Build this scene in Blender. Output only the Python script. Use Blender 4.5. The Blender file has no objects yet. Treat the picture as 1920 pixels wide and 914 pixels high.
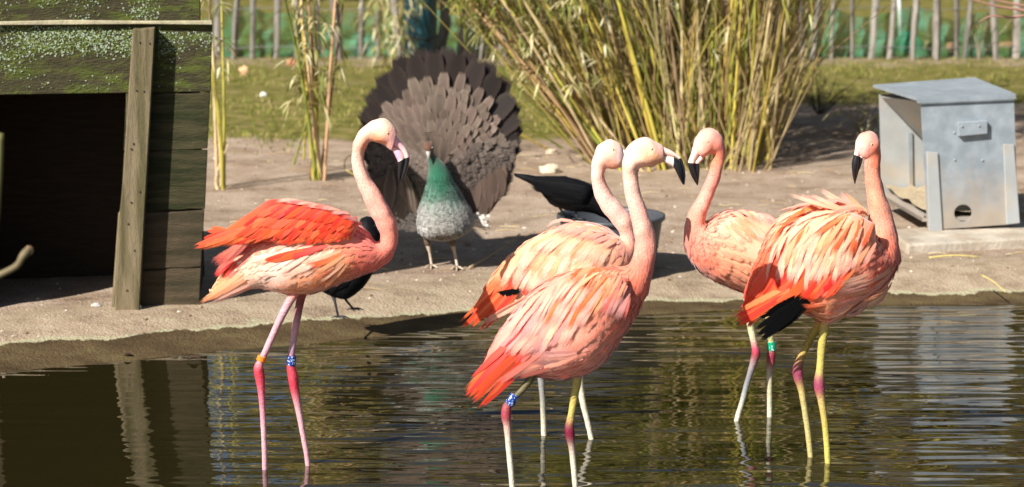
import bpy, bmesh, math, random
from mathutils import Vector, Matrix, noise
from mathutils.bvhtree import BVHTree
random.seed(7)
R = math.radians
SC = bpy.context.scene
COL = SC.collection

# ------------------------------------------------------------------ camera, world, sun, exposure
F, CX, CY, HZ = 4500.0, 960.0, 457.0, 2.2
TH = math.atan((457 + 314) / F)
cam = bpy.data.cameras.new('camera'); camo = bpy.data.objects.new('camera', cam); COL.objects.link(camo)
camo.location = (0, 0, HZ); camo.rotation_euler = (math.pi / 2 - TH, 0, 0)
cam.sensor_width = 36; cam.lens = 36 * F / 1920; cam.clip_start = .05; cam.clip_end = 2000
cam.dof.use_dof = True; cam.dof.focus_distance = 8.9; cam.dof.aperture_fstop = 3.6
SC.camera = camo
SUN = Vector((.85, .92, -1.0)).normalized()            # the way the light travels
EL = math.asin(-SUN.z); AZ = math.atan2(-SUN.x, -SUN.y)
w = bpy.data.worlds.new('World'); SC.world = w; w.use_nodes = True
nt = w.node_tree
sky = nt.nodes.new('ShaderNodeTexSky'); sky.sky_type = 'NISHITA'; sky.sun_disc = False
sky.sun_elevation = EL; sky.sun_rotation = AZ
nt.links.new(sky.outputs[0], nt.nodes['Background'].inputs[0]); nt.nodes['Background'].inputs[1].default_value = .05
sl = bpy.data.lights.new('sun', 'SUN'); sl.energy = 5.0; sl.angle = R(.53); sl.color = (1, .975, .93)
so = bpy.data.objects.new('sun', sl); COL.objects.link(so); so.rotation_euler = SUN.to_track_quat('-Z', 'Y').to_euler()
SC.view_settings.view_transform = 'Standard'; SC.view_settings.look = 'None'
SC.view_settings.exposure = .75; SC.view_settings.gamma = 1
SC.cycles.use_denoising = True
SC.cycles.max_bounces = 6; SC.cycles.transparent_max_bounces = 80

# ------------------------------------------------------------------ pixel <-> place
FW = Vector((0, math.cos(TH), -math.sin(TH))); UP = Vector((0, math.sin(TH), math.cos(TH)))
CAM = Vector((0, 0, HZ))
def ray(px, py): return Vector(((px - CX) / F, 0, 0)) + UP * ((CY - py) / F) + FW
def W(px, py, Y):
    d = ray(px, py); return CAM + d * (Y / d.y)
def G(px, py, z=0.0):
    d = ray(px, py); return CAM + d * ((z - HZ) / d.z)
def RP(px, py, p0, n):
    d = ray(px, py); return CAM + d * ((p0 - CAM).dot(n) / d.dot(n))
def PX(p):
    q = p - CAM; z = q.dot(FW); return CX + F * q.x / z, CY - F * q.dot(UP) / z
WZ = -.12                                               # water level

# ------------------------------------------------------------------ object helpers
def tag(o, label=None, cat=None, group=None, kind=None):
    for k, v in (('label', label), ('category', cat), ('group', group), ('kind', kind)):
        if v: o[k] = v
    return o
def thing(name, loc, label, cat, group=None):
    o = bpy.data.objects.new(name, None); COL.objects.link(o); o.location = loc; o.empty_display_size = .05
    return tag(o, label, cat, group)
def link(name, me, parent=None, label=None):
    o = bpy.data.objects.new(name, me); COL.objects.link(o)
    if parent is not None:
        o.parent = parent
        if parent.parent is None: o.matrix_parent_inverse = Matrix.Translation(-parent.location)
    if label: o['label'] = label
    return o
def mesh(name, vs, fs, mats, smooth=True, cols=None, midx=None, fe=None, nrm=None):
    me = bpy.data.meshes.new(name); me.from_pydata([tuple(v) for v in vs], [], fs)
    for m in (mats if isinstance(mats, (list, tuple)) else [mats]): me.materials.append(m)
    if midx: me.polygons.foreach_set('material_index', midx)
    me.polygons.foreach_set('use_smooth', [smooth] * len(fs))
    if cols:
        a = me.color_attributes.new('Col', 'FLOAT_COLOR', 'POINT')
        a.data.foreach_set('color', [x for c in cols for x in (c[0], c[1], c[2], 1)])
    if fe:
        a = me.color_attributes.new('Fe', 'FLOAT_COLOR', 'POINT')
        a.data.foreach_set('color', [x for c in fe for x in (c[0], c[1], c[2], 1)])
    me.update()
    if nrm: me.normals_split_custom_set_from_vertices([tuple(n) for n in nrm])
    return me
def obj(name, vs, fs, mats, parent=None, smooth=True, cols=None, midx=None, label=None):
    return link(name, mesh(name, vs, fs, mats, smooth, cols, midx), parent, label)
class MB:
    def __init__(s): s.v = []; s.f = []; s.c = []; s.fe = []; s.n = []
    def add(s, vs, fs, c=None):
        k = len(s.v); s.v += [Vector(v) for v in vs]; s.f += [tuple(i + k for i in f) for f in fs]
        if c is not None: s.c += [c] * len(vs)
    def build(s, name, mats, parent=None, smooth=False, label=None):
        return link(name, mesh(name, s.v, s.f, mats, smooth, s.c or None, None, s.fe or None, s.n or None), parent, label)
def lin(c): return tuple((x / 255 / 12.92) if x / 255 <= .04045 else ((x / 255 + .055) / 1.055) ** 2.4 for x in c)
def alb(c): return tuple(k * x ** 1.3 for k, x in zip((.92, .80, .80), lin(c)))       # plumage albedo from a sunlit colour
def tube(path, rad, seg=8, cap=True):
    """path: Vectors, rad: radii -> verts, faces"""
    vs, fs = [], []
    n = len(path); up = Vector((0, 1, 0))
    for i, p in enumerate(path):
        t = (path[min(i + 1, n - 1)] - path[max(i - 1, 0)]).normalized()
        a = up.cross(t)
        if a.length < .05: a = Vector((1, 0, 0)).cross(t)
        a.normalize(); b = t.cross(a)
        for k in range(seg):
            g = 2 * math.pi * k / seg
            vs.append(p + (a * math.cos(g) + b * math.sin(g)) * rad[i])
    for i in range(n - 1):
        for k in range(seg):
            fs.append((i * seg + k, i * seg + (k + 1) % seg, (i + 1) * seg + (k + 1) % seg, (i + 1) * seg + k))
    if cap:
        fs.append(tuple(range(seg))[::-1]); fs.append(tuple((n - 1) * seg + k for k in range(seg)))
    return vs, fs
def catmull(rows, sub):
    """rows: list of equal-length tuples -> smooth interpolation, sub steps between rows"""
    out = []; n = len(rows)
    for i in range(n - 1):
        p0, p1, p2, p3 = rows[max(i - 1, 0)], rows[i], rows[i + 1], rows[min(i + 2, n - 1)]
        for s in range(sub):
            t = s / sub
            out.append(tuple(.5 * ((2 * b) + (-a + c) * t + (2 * a - 5 * b + 4 * c - d) * t * t + (-a + 3 * b - 3 * c + d) * t ** 3)
                             for a, b, c, d in zip(p0, p1, p2, p3)))
    out.append(tuple(rows[-1])); return out
BOXF = [(0, 1, 2, 3), (7, 6, 5, 4), (0, 4, 5, 1), (1, 5, 6, 2), (2, 6, 7, 3), (3, 7, 4, 0)]
def hexa(front, back):  # two loops of 4 points
    return list(front) + list(back), BOXF

# ------------------------------------------------------------------ materials
def mat(name, col, rough=.8, var=.2, scale=18, bump=.0, bscale=60, stretch=(1, 1, 1), rnd=.0, spec=.3, metal=0,
        attr=False, hue=0, second=None, sscale=6, sharp=(.45, .6), gen=False, bdist=.01, sheen=0, trans=0):
    m = bpy.data.materials.new(name); m.use_nodes = True
    t = m.node_tree; N = t.nodes; L = t.links; P = N['Principled BSDF']
    P.inputs['Roughness'].default_value = rough; P.inputs['Specular IOR Level'].default_value = spec
    P.inputs['Metallic'].default_value = metal
    if sheen: P.inputs['Sheen Weight'].default_value = sheen; P.inputs['Sheen Roughness'].default_value = .5
    tc = N.new('ShaderNodeTexCoord'); mp = N.new('ShaderNodeMapping'); mp.inputs['Scale'].default_value = stretch
    L.new(tc.outputs['Generated' if gen else 'Object'], mp.inputs[0])
    if attr:
        a = N.new('ShaderNodeAttribute'); a.attribute_name = 'Col'; base = a.outputs['Color']
    else:
        a = N.new('ShaderNodeRGB'); a.outputs[0].default_value = (*col, 1); base = a.outputs[0]
    if second:
        nz = N.new('ShaderNodeTexNoise'); nz.inputs['Scale'].default_value = sscale; nz.inputs['Detail'].default_value = 6
        L.new(mp.outputs[0], nz.inputs['Vector'])
        rp = N.new('ShaderNodeMapRange'); rp.inputs['From Min'].default_value = sharp[0]; rp.inputs['From Max'].default_value = sharp[1]
        L.new(nz.outputs[0], rp.inputs[0])
        mx = N.new('ShaderNodeMix'); mx.data_type = 'RGBA'; L.new(rp.outputs[0], mx.inputs['Factor'])
        L.new(base, mx.inputs['A']); mx.inputs['B'].default_value = (*second, 1); base = mx.outputs['Result']
    hs = N.new('ShaderNodeHueSaturation'); L.new(base, hs.inputs['Color'])
    nz = N.new('ShaderNodeTexNoise'); nz.inputs['Scale'].default_value = scale; nz.inputs['Detail'].default_value = 5
    L.new(mp.outputs[0], nz.inputs['Vector'])
    mr = N.new('ShaderNodeMapRange'); mr.inputs['From Min'].default_value = .25; mr.inputs['From Max'].default_value = .75
    mr.inputs['To Min'].default_value = 1 - var; mr.inputs['To Max'].default_value = 1 + var
    L.new(nz.outputs[0], mr.inputs[0]); val = mr.outputs[0]
    if rnd:
        oi = N.new('ShaderNodeObjectInfo'); r2 = N.new('ShaderNodeMapRange')
        r2.inputs['To Min'].default_value = 1 - rnd; r2.inputs['To Max'].default_value = 1 + rnd * .6
        L.new(oi.outputs['Random'], r2.inputs[0]); mu = N.new('ShaderNodeMath'); mu.operation = 'MULTIPLY'
        L.new(val, mu.inputs[0]); L.new(r2.outputs[0], mu.inputs[1]); val = mu.outputs[0]
        if hue:
            r3 = N.new('ShaderNodeMapRange'); r3.inputs['To Min'].default_value = .5 - hue; r3.inputs['To Max'].default_value = .5 + hue
            mm = N.new('ShaderNodeMath'); mm.operation = 'MULTIPLY'; mm.inputs[1].default_value = 7.31
            fr = N.new('ShaderNodeMath'); fr.operation = 'FRACT'
            L.new(oi.outputs['Random'], mm.inputs[0]); L.new(mm.outputs[0], fr.inputs[0]); L.new(fr.outputs[0], r3.inputs[0])
            L.new(r3.outputs[0], hs.inputs['Hue'])
    L.new(val, hs.inputs['Value']); L.new(hs.outputs[0], P.inputs['Base Color'])
    if bump:
        bn = N.new('ShaderNodeTexNoise'); bn.inputs['Scale'].default_value = bscale; bn.inputs['Detail'].default_value = 6
        L.new(mp.outputs[0], bn.inputs['Vector'])
        b = N.new('ShaderNodeBump'); b.inputs['Strength'].default_value = bump; b.inputs['Distance'].default_value = bdist
        L.new(bn.outputs[0], b.inputs['Height']); L.new(b.outputs[0], P.inputs['Normal'])
    if trans:
        tr = N.new('ShaderNodeBsdfTranslucent'); L.new(hs.outputs[0], tr.inputs[0])
        ms = N.new('ShaderNodeMixShader'); ms.inputs[0].default_value = trans
        L.new(P.outputs[0], ms.inputs[1]); L.new(tr.outputs[0], ms.inputs[2]); L.new(ms.outputs[0], N['Material Output'].inputs[0])
    return m
def soft_edge(m, lo=.55, amt=.55, tip0=.62):
    """barbs of the vane thin out towards its edge and tip (attribute Fe: x along, y across, z random)"""
    t = m.node_tree; N = t.nodes; L = t.links; out = N['Material Output']; src = out.inputs[0].links[0].from_socket
    a = N.new('ShaderNodeAttribute'); a.attribute_name = 'Fe'; sp = N.new('ShaderNodeSeparateColor'); L.new(a.outputs['Color'], sp.inputs[0])
    cb = N.new('ShaderNodeCombineXYZ'); k1 = N.new('ShaderNodeMath'); k1.operation = 'MULTIPLY_ADD'; k1.inputs[1].default_value = 1.0
    sh = N.new('ShaderNodeMath'); sh.operation = 'MULTIPLY_ADD'; L.new(sp.outputs[1], sh.inputs[0]); sh.inputs[1].default_value = -.12; L.new(sp.outputs[0], sh.inputs[2])
    oi = N.new('ShaderNodeObjectInfo'); k1.operation = 'ADD'; L.new(sp.outputs[2], k1.inputs[0]); L.new(oi.outputs['Random'], k1.inputs[1])
    L.new(sh.outputs[0], cb.inputs[0]); L.new(sp.outputs[1], cb.inputs[1]); L.new(k1.outputs[0], cb.inputs[2])
    mp = N.new('ShaderNodeMapping'); mp.inputs['Scale'].default_value = (26, 1.5, 40); L.new(cb.outputs[0], mp.inputs[0])
    nz_ = N.new('ShaderNodeTexNoise'); nz_.inputs['Scale'].default_value = 1; nz_.inputs['Detail'].default_value = 2; L.new(mp.outputs[0], nz_.inputs['Vector'])
    tipf = N.new('ShaderNodeMapRange'); tipf.inputs['From Min'].default_value = tip0; tipf.inputs['From Max'].default_value = 1.0; tipf.inputs['To Max'].default_value = .95; L.new(sp.outputs[0], tipf.inputs[0])
    edg = N.new('ShaderNodeMapRange'); edg.inputs['From Min'].default_value = lo; edg.inputs['From Max'].default_value = 1.0; edg.inputs['To Max'].default_value = .9; L.new(sp.outputs[1], edg.inputs[0])
    mxm = N.new('ShaderNodeMath'); mxm.operation = 'MAXIMUM'; L.new(tipf.outputs[0], mxm.inputs[0]); L.new(edg.outputs[0], mxm.inputs[1])
    ad = N.new('ShaderNodeMath'); ad.operation = 'MULTIPLY_ADD'; L.new(nz_.outputs[0], ad.inputs[0]); ad.inputs[1].default_value = amt; L.new(mxm.outputs[0], ad.inputs[2])
    fr = N.new('ShaderNodeMapRange'); fr.inputs['From Min'].default_value = .55; fr.inputs['From Max'].default_value = 1.05; L.new(ad.outputs[0], fr.inputs[0])
    tp = N.new('ShaderNodeBsdfTransparent'); ms = N.new('ShaderNodeMixShader'); L.new(fr.outputs[0], ms.inputs[0]); L.new(src, ms.inputs[1]); L.new(tp.outputs[0], ms.inputs[2]); L.new(ms.outputs[0], out.inputs[0])
    return m
def feather_mat(name, base, tip, edge=None, rnd=.12, hue=.01):
    lin = globals()['lin'] if 'brown' in name or 'black' in name else alb
    """colour runs from quill (x=0) to tip (x=1) of the feather; fine barbs in the bump"""
    m = mat(name, (1, 1, 1), .62, .06, 5, rnd=rnd, hue=hue, gen=True, stretch=(1, 6, 1), sheen=0 if 'black' in name else .2, trans=.08, spec=.1 if 'black' in name else .3)
    t = m.node_tree; N = t.nodes; L = t.links
    rgb = [n for n in N if n.bl_idname == 'ShaderNodeRGB'][0]; hs = [n for n in N if n.bl_idname == 'ShaderNodeHueSaturation'][0]
    at = N.new('ShaderNodeAttribute'); at.attribute_name = 'Fe'
    sx = N.new('ShaderNodeSeparateColor'); L.new(at.outputs['Color'], sx.inputs[0])
    cr = N.new('ShaderNodeValToRGB'); cr.color_ramp.elements[0].color = (*lin(base), 1); cr.color_ramp.elements[1].color = (*lin(tip), 1)
    cr.color_ramp.elements[0].position = .15; cr.color_ramp.elements[1].position = .85
    L.new(sx.outputs[0], cr.inputs[0]); out = cr.outputs[0]
    if edge:
        mr = N.new('ShaderNodeMapRange'); mr.inputs['From Min'].default_value = .3; mr.inputs['From Max'].default_value = .95
        L.new(sx.outputs[1], mr.inputs[0]); mx = N.new('ShaderNodeMix'); mx.data_type = 'RGBA'
        L.new(mr.outputs[0], mx.inputs['Factor']); L.new(out, mx.inputs['A']); mx.inputs['B'].default_value = (*lin(edge), 1); out = mx.outputs['Result']
    L.new(out, hs.inputs['Color']); N.remove(rgb)
    return soft_edge(m, .7, .5, .88) if 'brown' in name else soft_edge(m, .6, .5, .8) if any(k in name for k in ('scarlet', 'red', 'black')) else soft_edge(m, .25, .6, .5)
M = {}
M['plumage'] = mat('plumage', None, .8, .08, 60, .5, 190, attr=True, sheen=.3, bdist=.004, stretch=(1, 1, .6))
M['down'] = soft_edge(mat('down', None, .8, .06, 30, attr=True, sheen=.3, trans=.06), .3, .6)
M['fluff'] = mat('fluff', None, .8, .06, 30, attr=True, sheen=.3)
M['skin'] = mat('leg_skin', None, .5, .24, 110, 1.0, 150, attr=True, spec=.4, bdist=.003)
M['bill_pale'] = mat('bill_pale', lin((240, 205, 190)), .35, .08, 40, spec=.5)
M['bill_pink'] = mat('bill_pink', lin((236, 165, 190)), .35, .08, 40, spec=.5, second=lin((240, 205, 190)), sscale=25)
M['bill_black'] = mat('bill_black', (.012, .012, .014), .28, .2, 50, spec=.6, bump=.1, bscale=80, bdist=.002)
M['eye_pale'] = mat('eye_pale', lin((205, 175, 120)), .2, .05, 20, spec=.6)
M['eye_dark'] = mat('eye_dark', (.01, .008, .008), .15, .05, 20, spec=.6)
M['band_blue'] = mat('band_blue', lin((25, 55, 130)), .35, .1, 60, second=lin((215, 225, 235)), sscale=160, sharp=(.56, .6))
M['band_orange'] = mat('band_orange', lin((240, 130, 40)), .4, .1, 60)
M['band_green'] = mat('band_green', lin((20, 150, 110)), .4, .1, 60, second=lin((225, 235, 230)), sscale=110, sharp=(.6, .63))
FM = {
 'scarlet': feather_mat('feather_scarlet', (242, 104, 72), (240, 96, 50), (246, 112, 66), .10, .008),
 'scarlet_pale': feather_mat('feather_scarlet_pale', (246, 130, 98), (245, 118, 72), (249, 140, 100), .08, .008),
 'orange': feather_mat('feather_orange', (247, 160, 112), (244, 122, 60), (249, 150, 95), .06, .006),
 'red': feather_mat('feather_red', (242, 130, 105), (236, 88, 64), (240, 102, 78), .07, .006),
 'rose': feather_mat('feather_rose', (242, 160, 142), (240, 140, 122), (245, 160, 144), .05, .005),
 'pink': feather_mat('feather_pink', (247, 186, 160), (249, 198, 180), (251, 206, 190), .04, .004),
 'pale': feather_mat('feather_pale', (250, 194, 152), (252, 214, 190), (253, 220, 199), .04, .004),
 'peach': feather_mat('feather_peach', (250, 196, 158), (250, 182, 136), (251, 198, 160), .05, .005),
 'white': feather_mat('feather_white', (252, 222, 200), (252, 224, 206), (253, 232, 216), .03, .003),
 'greypink': feather_mat('feather_grey_pink', (238, 172, 154), (230, 186, 180), (240, 194, 182), .05, .004),
 'black': feather_mat('feather_black', (9, 8, 9), (10, 9, 10), None),
 'pea_dark': feather_mat('feather_dark_brown', (50, 38, 32), (36, 25, 20), (52, 39, 32), rnd=.2),
 'pea_grey': feather_mat('feather_grey_brown', (70, 57, 48), (116, 99, 86), (134, 116, 101), rnd=.18),
 'pea_mid': feather_mat('feather_mid_brown', (76, 62, 53), (106, 89, 77), (124, 106, 92), rnd=.16),
 'pea_wing': feather_mat('feather_wing_brown', (84, 66, 55), (78, 61, 50), (90, 72, 60), rnd=.1),
}
M['crow'] = mat('crow_black', (.005, .005, .006), .65, .3, 40, .4, 70, spec=.12)
M['crow_leg'] = mat('crow_leg', (.03, .03, .035), .5, .2, 60)

# ------------------------------------------------------------------ lofts traced as silhouettes, given real thickness
def loft(st, Y, sub=4, seg=20):
    st = [tuple(s) + (0.0,) * (6 - len(s)) if len(s) >= 5 else tuple(s) + (1.0, 0.0) for s in st]
    rows = catmull(st, sub); vs = []; fs = []
    for ax, ay, bx, by, k, dy in rows:
        A, B = W(ax, ay, Y + dy), W(bx, by, Y + dy)
        c = (A + B) / 2; U = (A - B) / 2; V = Vector((0, 1, 0)) * U.length * max(k, .02)
        for i in range(seg):
            g = 2 * math.pi * i / seg
            vs.append(c + U * math.cos(g) - V * math.sin(g))
    n = len(rows)
    for i in range(n - 1):
        for k in range(seg):
            fs.append((i * seg + k, i * seg + (k + 1) % seg, (i + 1) * seg + (k + 1) % seg, (i + 1) * seg + k))
    for e, i0 in ((-1, 0), (1, (n - 1) * seg)):
        c = sum((vs[i0 + k] for k in range(seg)), Vector()) / seg; vs.append(c); q = len(vs) - 1
        for k in range(seg):
            fs.append((q, i0 + (k + 1) % seg, i0 + k) if e < 0 else (q, i0 + k, i0 + (k + 1) % seg))
    return vs, fs, n
def idw(anch, px, py, pw=3.0):
    s = 0; c = [0, 0, 0]
    for ax, ay, col in anch:
        w_ = 1 / (((px - ax) ** 2 + (py - ay) ** 2) + 60) ** (pw / 2); s += w_
        for i in range(3): c[i] += w_ * col[i]
    return tuple(x / s for x in c)
def anchors(a): return [(x, y, lin(c)) for x, y, c in a]
def relief(vs, n, seg, amp, sc):
    for i in range(n * seg):
        v = vs[i]; d = noise.noise(v * sc) * amp; c = sum((vs[(i // seg) * seg + k] for k in (0, seg // 2)), Vector()) / 2
        r = v - c
        if r.length > 1e-4: vs[i] = v + r.normalized() * d * min(1, r.length / .04)

# feathers: length along X (0..1), vane in Y, arch and camber in Z
def feather_mesh(name, m, prof, sweep=0.0, nx=6, ny=1, split=0):
    vs, fs, mm, fe, nr = [], [], [], [], []
    XS = (0, .18, .42, .66, .84, .95, 1.0)
    for x in XS:
        wd = prof(x); yc = sweep * x * x
        for j in (-1, 0, 1):
            fe.append((x, abs(j), j * .1)); nr.append(Vector((.25 * (x - .4), .22 * j, 1)).normalized())
            vs.append((x, yc + j * wd * .5, 4 * x * (1 - x) * 1.0 + (0.0 if j == 0 else -.22 * wd)))
    for i in range(nx):
        for j in range(2):
            a = i * 3 + j; fs.append((a, a + 3, a + 4, a + 1))
    return mesh(name, vs, fs, m, True, None, None, fe, nr)
def p_long(x): return max(.06, min(1, .4 + x * 1.5) * (1 - max(0, (x - .5) / .5) ** 2.0) ** .65)
def p_round(x): return .25 if x < .01 else max(.28, min(1, .3 + 1.1 * x) * math.sqrt(max(0, 1 - max(0, (x - .7) / .3) ** 2.6)))
def p_thin(x): return max(.10, min(1, .5 + 1.6 * x) * (1 - max(0, (x - .3) / .7) ** 1.6 * .9))
SHAPES = {'long': (p_long, 0), 'round': (p_round, 0), 'thin': (p_thin, 0), 'curl': (p_long, .7), 'curlb': (p_long, -.7)}
_fm = {}
def fmesh(mn, shape):
    k = (mn, shape)
    if k not in _fm: _fm[k] = feather_mesh('feather', FM[mn], *SHAPES[shape])
    return _fm[k]
def place_feather(name, mn, shape, root, tip, normal, width, bend, parent):
    X = tip - root; L_ = X.length
    if L_ < 1e-4: return None
    x = X / L_; z = normal - x * normal.dot(x)
    if z.length < 1e-3: z = Vector((0, -1, 0)) - x * (-x.y)
    z.normalize(); y = z.cross(x)
    o = link(name, fmesh(mn, shape), parent)
    z = (z + y * random.uniform(-.16, .16)).normalized(); y = z.cross(x)
    m = Matrix((x * L_, y * width, z * max(bend, .10 * width))).transposed().to_4x4(); m.translation = root
    o.matrix_basis = m
    return o
def along(pl, t):
    """point at fraction t of a pixel polyline (by length)"""
    d = [math.dist(pl[i], pl[i + 1]) for i in range(len(pl) - 1)]; s = t * sum(d)
    for i, q in enumerate(d):
        if s <= q or i == len(d) - 1:
            f = s / q if q else 0
            return (pl[i][0] + (pl[i + 1][0] - pl[i][0]) * f, pl[i][1] + (pl[i + 1][1] - pl[i][1]) * f)
        s -= q
def bvh_of(parts):
    vs, fs = [], []
    for v, f in parts:
        k = len(vs); vs += v; fs += [tuple(i + k for i in q) for q in f]
    return BVHTree.FromPolygons([tuple(v) for v in vs], fs)
def hit(bvh, px, py):
    d = ray(px, py).normalized(); h = bvh.ray_cast(CAM, d)
    return (h[0], h[1] if h[1].dot(d) < 0 else -h[1]) if h[0] is not None else (None, None)
def feather_row(bvh, Y, parent, name, roots, tips, n, wpx, mats, shape, lift, jit=5, rng=random):
    s = Y / F
    for i in range(n):
        t = (i + .5) / n + rng.uniform(-.3, .3) / n; t = min(max(t, 0), 1)
        r = along(roots, t); p = along(tips, t)
        r = (r[0] + rng.uniform(-jit, jit), r[1] + rng.uniform(-jit, jit)); p = (p[0] + rng.uniform(-jit, jit), p[1] + rng.uniform(-jit, jit))
        ra, rn = hit(bvh, *r)
        if ra is None: ra, rn = W(r[0], r[1], Y - .03), Vector((0, -1, .2)).normalized()
        ta, tn = hit(bvh, *p)
        if ta is None: p = (p[0] + (p[0] - r[0]) * .14, p[1] + (p[1] - r[1]) * .14)
        lf = lift + rng.uniform(0, .0025)
        root = ra + rn * (lf * .3)
        tip = ta + tn * (lf + .001) if ta is not None else W(p[0], p[1], ra.y * .6 + (Y - .02) * .4)
        ma, mn_ = hit(bvh, (r[0] + p[0]) / 2, (r[1] + p[1]) / 2)
        nn = rn if mn_ is None else (rn + mn_).normalized()
        b = .003
        if ma is not None: b = max(.003, min(.05, (ma + mn_ * lf - (root + tip) / 2).dot(nn) + .0015))
        sh = shape if isinstance(shape, str) else rng.choice(shape)
        place_feather(name, rng.choice(mats), sh, root, tip, nn, wpx * s * rng.uniform(1.0, 1.35), b, parent)
def down_coat(name, vs, n, seg, i0, i1, count, anch, Y, lpx, wpx, parent, bv, droop=.3, rng=random, hov=.45, cv=.06, off=1.0):
    """soft body feathers, too many to count: one mesh lying over the trunk"""
    mb = MB(); s = Y / F
    for _ in range(count):
        i = rng.uniform(i0, i1 - 1.01); a = int(i); k = rng.randrange(seg)
        p = vs[a * seg + k].lerp(vs[(a + 1) * seg + k], i - a)
        t = (vs[a * seg + k] - vs[(a + 1) * seg + k])
        q = vs[a * seg + (k + 1) % seg] - vs[a * seg + k]
        nrm = t.cross(q)
        c = sum((vs[a * seg + j] for j in range(0, seg, 4)), Vector()) / len(range(0, seg, 4))
        if nrm.dot(p - c) < 0: nrm = -nrm
        if nrm.length < 1e-9 or t.length < 1e-9: continue
        nrm.normalize(); t.normalize(); t = t + Vector((0, 0, -droop)); t = (t - nrm * t.dot(nrm))
        if t.length < .05: continue
        t.normalize(); t = (t + Vector((rng.uniform(-.25, .25), rng.uniform(-.25, .25), rng.uniform(-.25, .25)))).normalized()
        u = nrm.cross(t).normalized(); L_ = lpx * s * rng.uniform(.6, 1.25); w_ = wpx * s * rng.uniform(.7, 1.2)
        px, py = PX(p); f = rng.uniform(1 - cv, 1 + cv); col = tuple(min(.95, x * f) for x in idw(anch, px + rng.uniform(-9, 9), py + rng.uniform(-9, 9)))
        V = []; rz = rng.random()
        for x, ww, zz in ((0, .6, .0006), (.35, 1, .002), (.7, .9, .0024), (1, .5, .0018)):
            for j in (-1, 0, 1):
                q = p + t * (x * L_) + u * (j * ww * w_ * .5); l_, n_, _, d_ = bv.find_nearest(q)
                if n_.dot(nrm) < 0: n_ = -n_
                V.append(l_ + n_ * (off * (zz * .6 + (.0004 if j == 0 else 0) + rz * .0008) + min(.009, hov * d_))); mb.fe.append((x, abs(j), rz)); mb.n.append((n_ * 1.0 + nrm * .3).normalized())
        mb.add(V, [(k, k + 3, k + 4, k + 1) for k in (0, 1, 3, 4, 6, 7)], col)
    o = mb.build(name, M['down'], parent, True); o['kind'] = 'stuff'; return o
def ball(c, r, nu=10, nv=7, sy=1):
    vs, fs = [], []
    for i in range(nv + 1):
        a = math.pi * i / nv
        for k in range(nu):
            b = 2 * math.pi * k / nu; vs.append(c + Vector((r * math.sin(a) * math.cos(b), r * sy * math.sin(a) * math.sin(b), r * math.cos(a))))
    for i in range(nv):
        for k in range(nu): fs.append((i * nu + k, i * nu + (k + 1) % nu, (i + 1) * nu + (k + 1) % nu, (i + 1) * nu + k))
    return vs, fs
def leg_part(path, rpx, Y, cols, parent, dys):
    """path of pixels, radii in px, colour per station -> one leg"""
    rows = [(x, y, r, d) + lin(c if c[0] - c[1] < 75 or c[0] > 212 else (c[0] * .84, c[1] * .84, c[2] * .76)) for (x, y), r, c, d in zip(path, rpx, cols, dys)]
    rows = catmull(rows, 4); s = Y / F
    pts = [W(q[0], q[1], Y + q[3]) for q in rows]
    vs, fs = tube(pts, [max(.002, q[2] * s) for q in rows], 12)
    cl = []
    for q in rows: cl += [tuple(.85 * min(.95, max(0, x)) ** 1.15 for x in q[4:7])] * 12
    for i in range(len(vs)): vs[i] = vs[i] + Vector((1, 0, 0)) * noise.noise(vs[i] * 90) * .0012
    return obj('leg', vs, fs, M['skin'], parent, True, cl)
def ring(p0, p1, r, m, parent, name='leg_band'):
    pts = [p0.lerp(p1, t) for t in (0, .08, .92, 1)]
    vs, fs = tube(pts, [r * .96, r, r, r * .96], 16, True)
    o = obj(name, vs, fs, m, parent, False)
    return o

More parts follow.
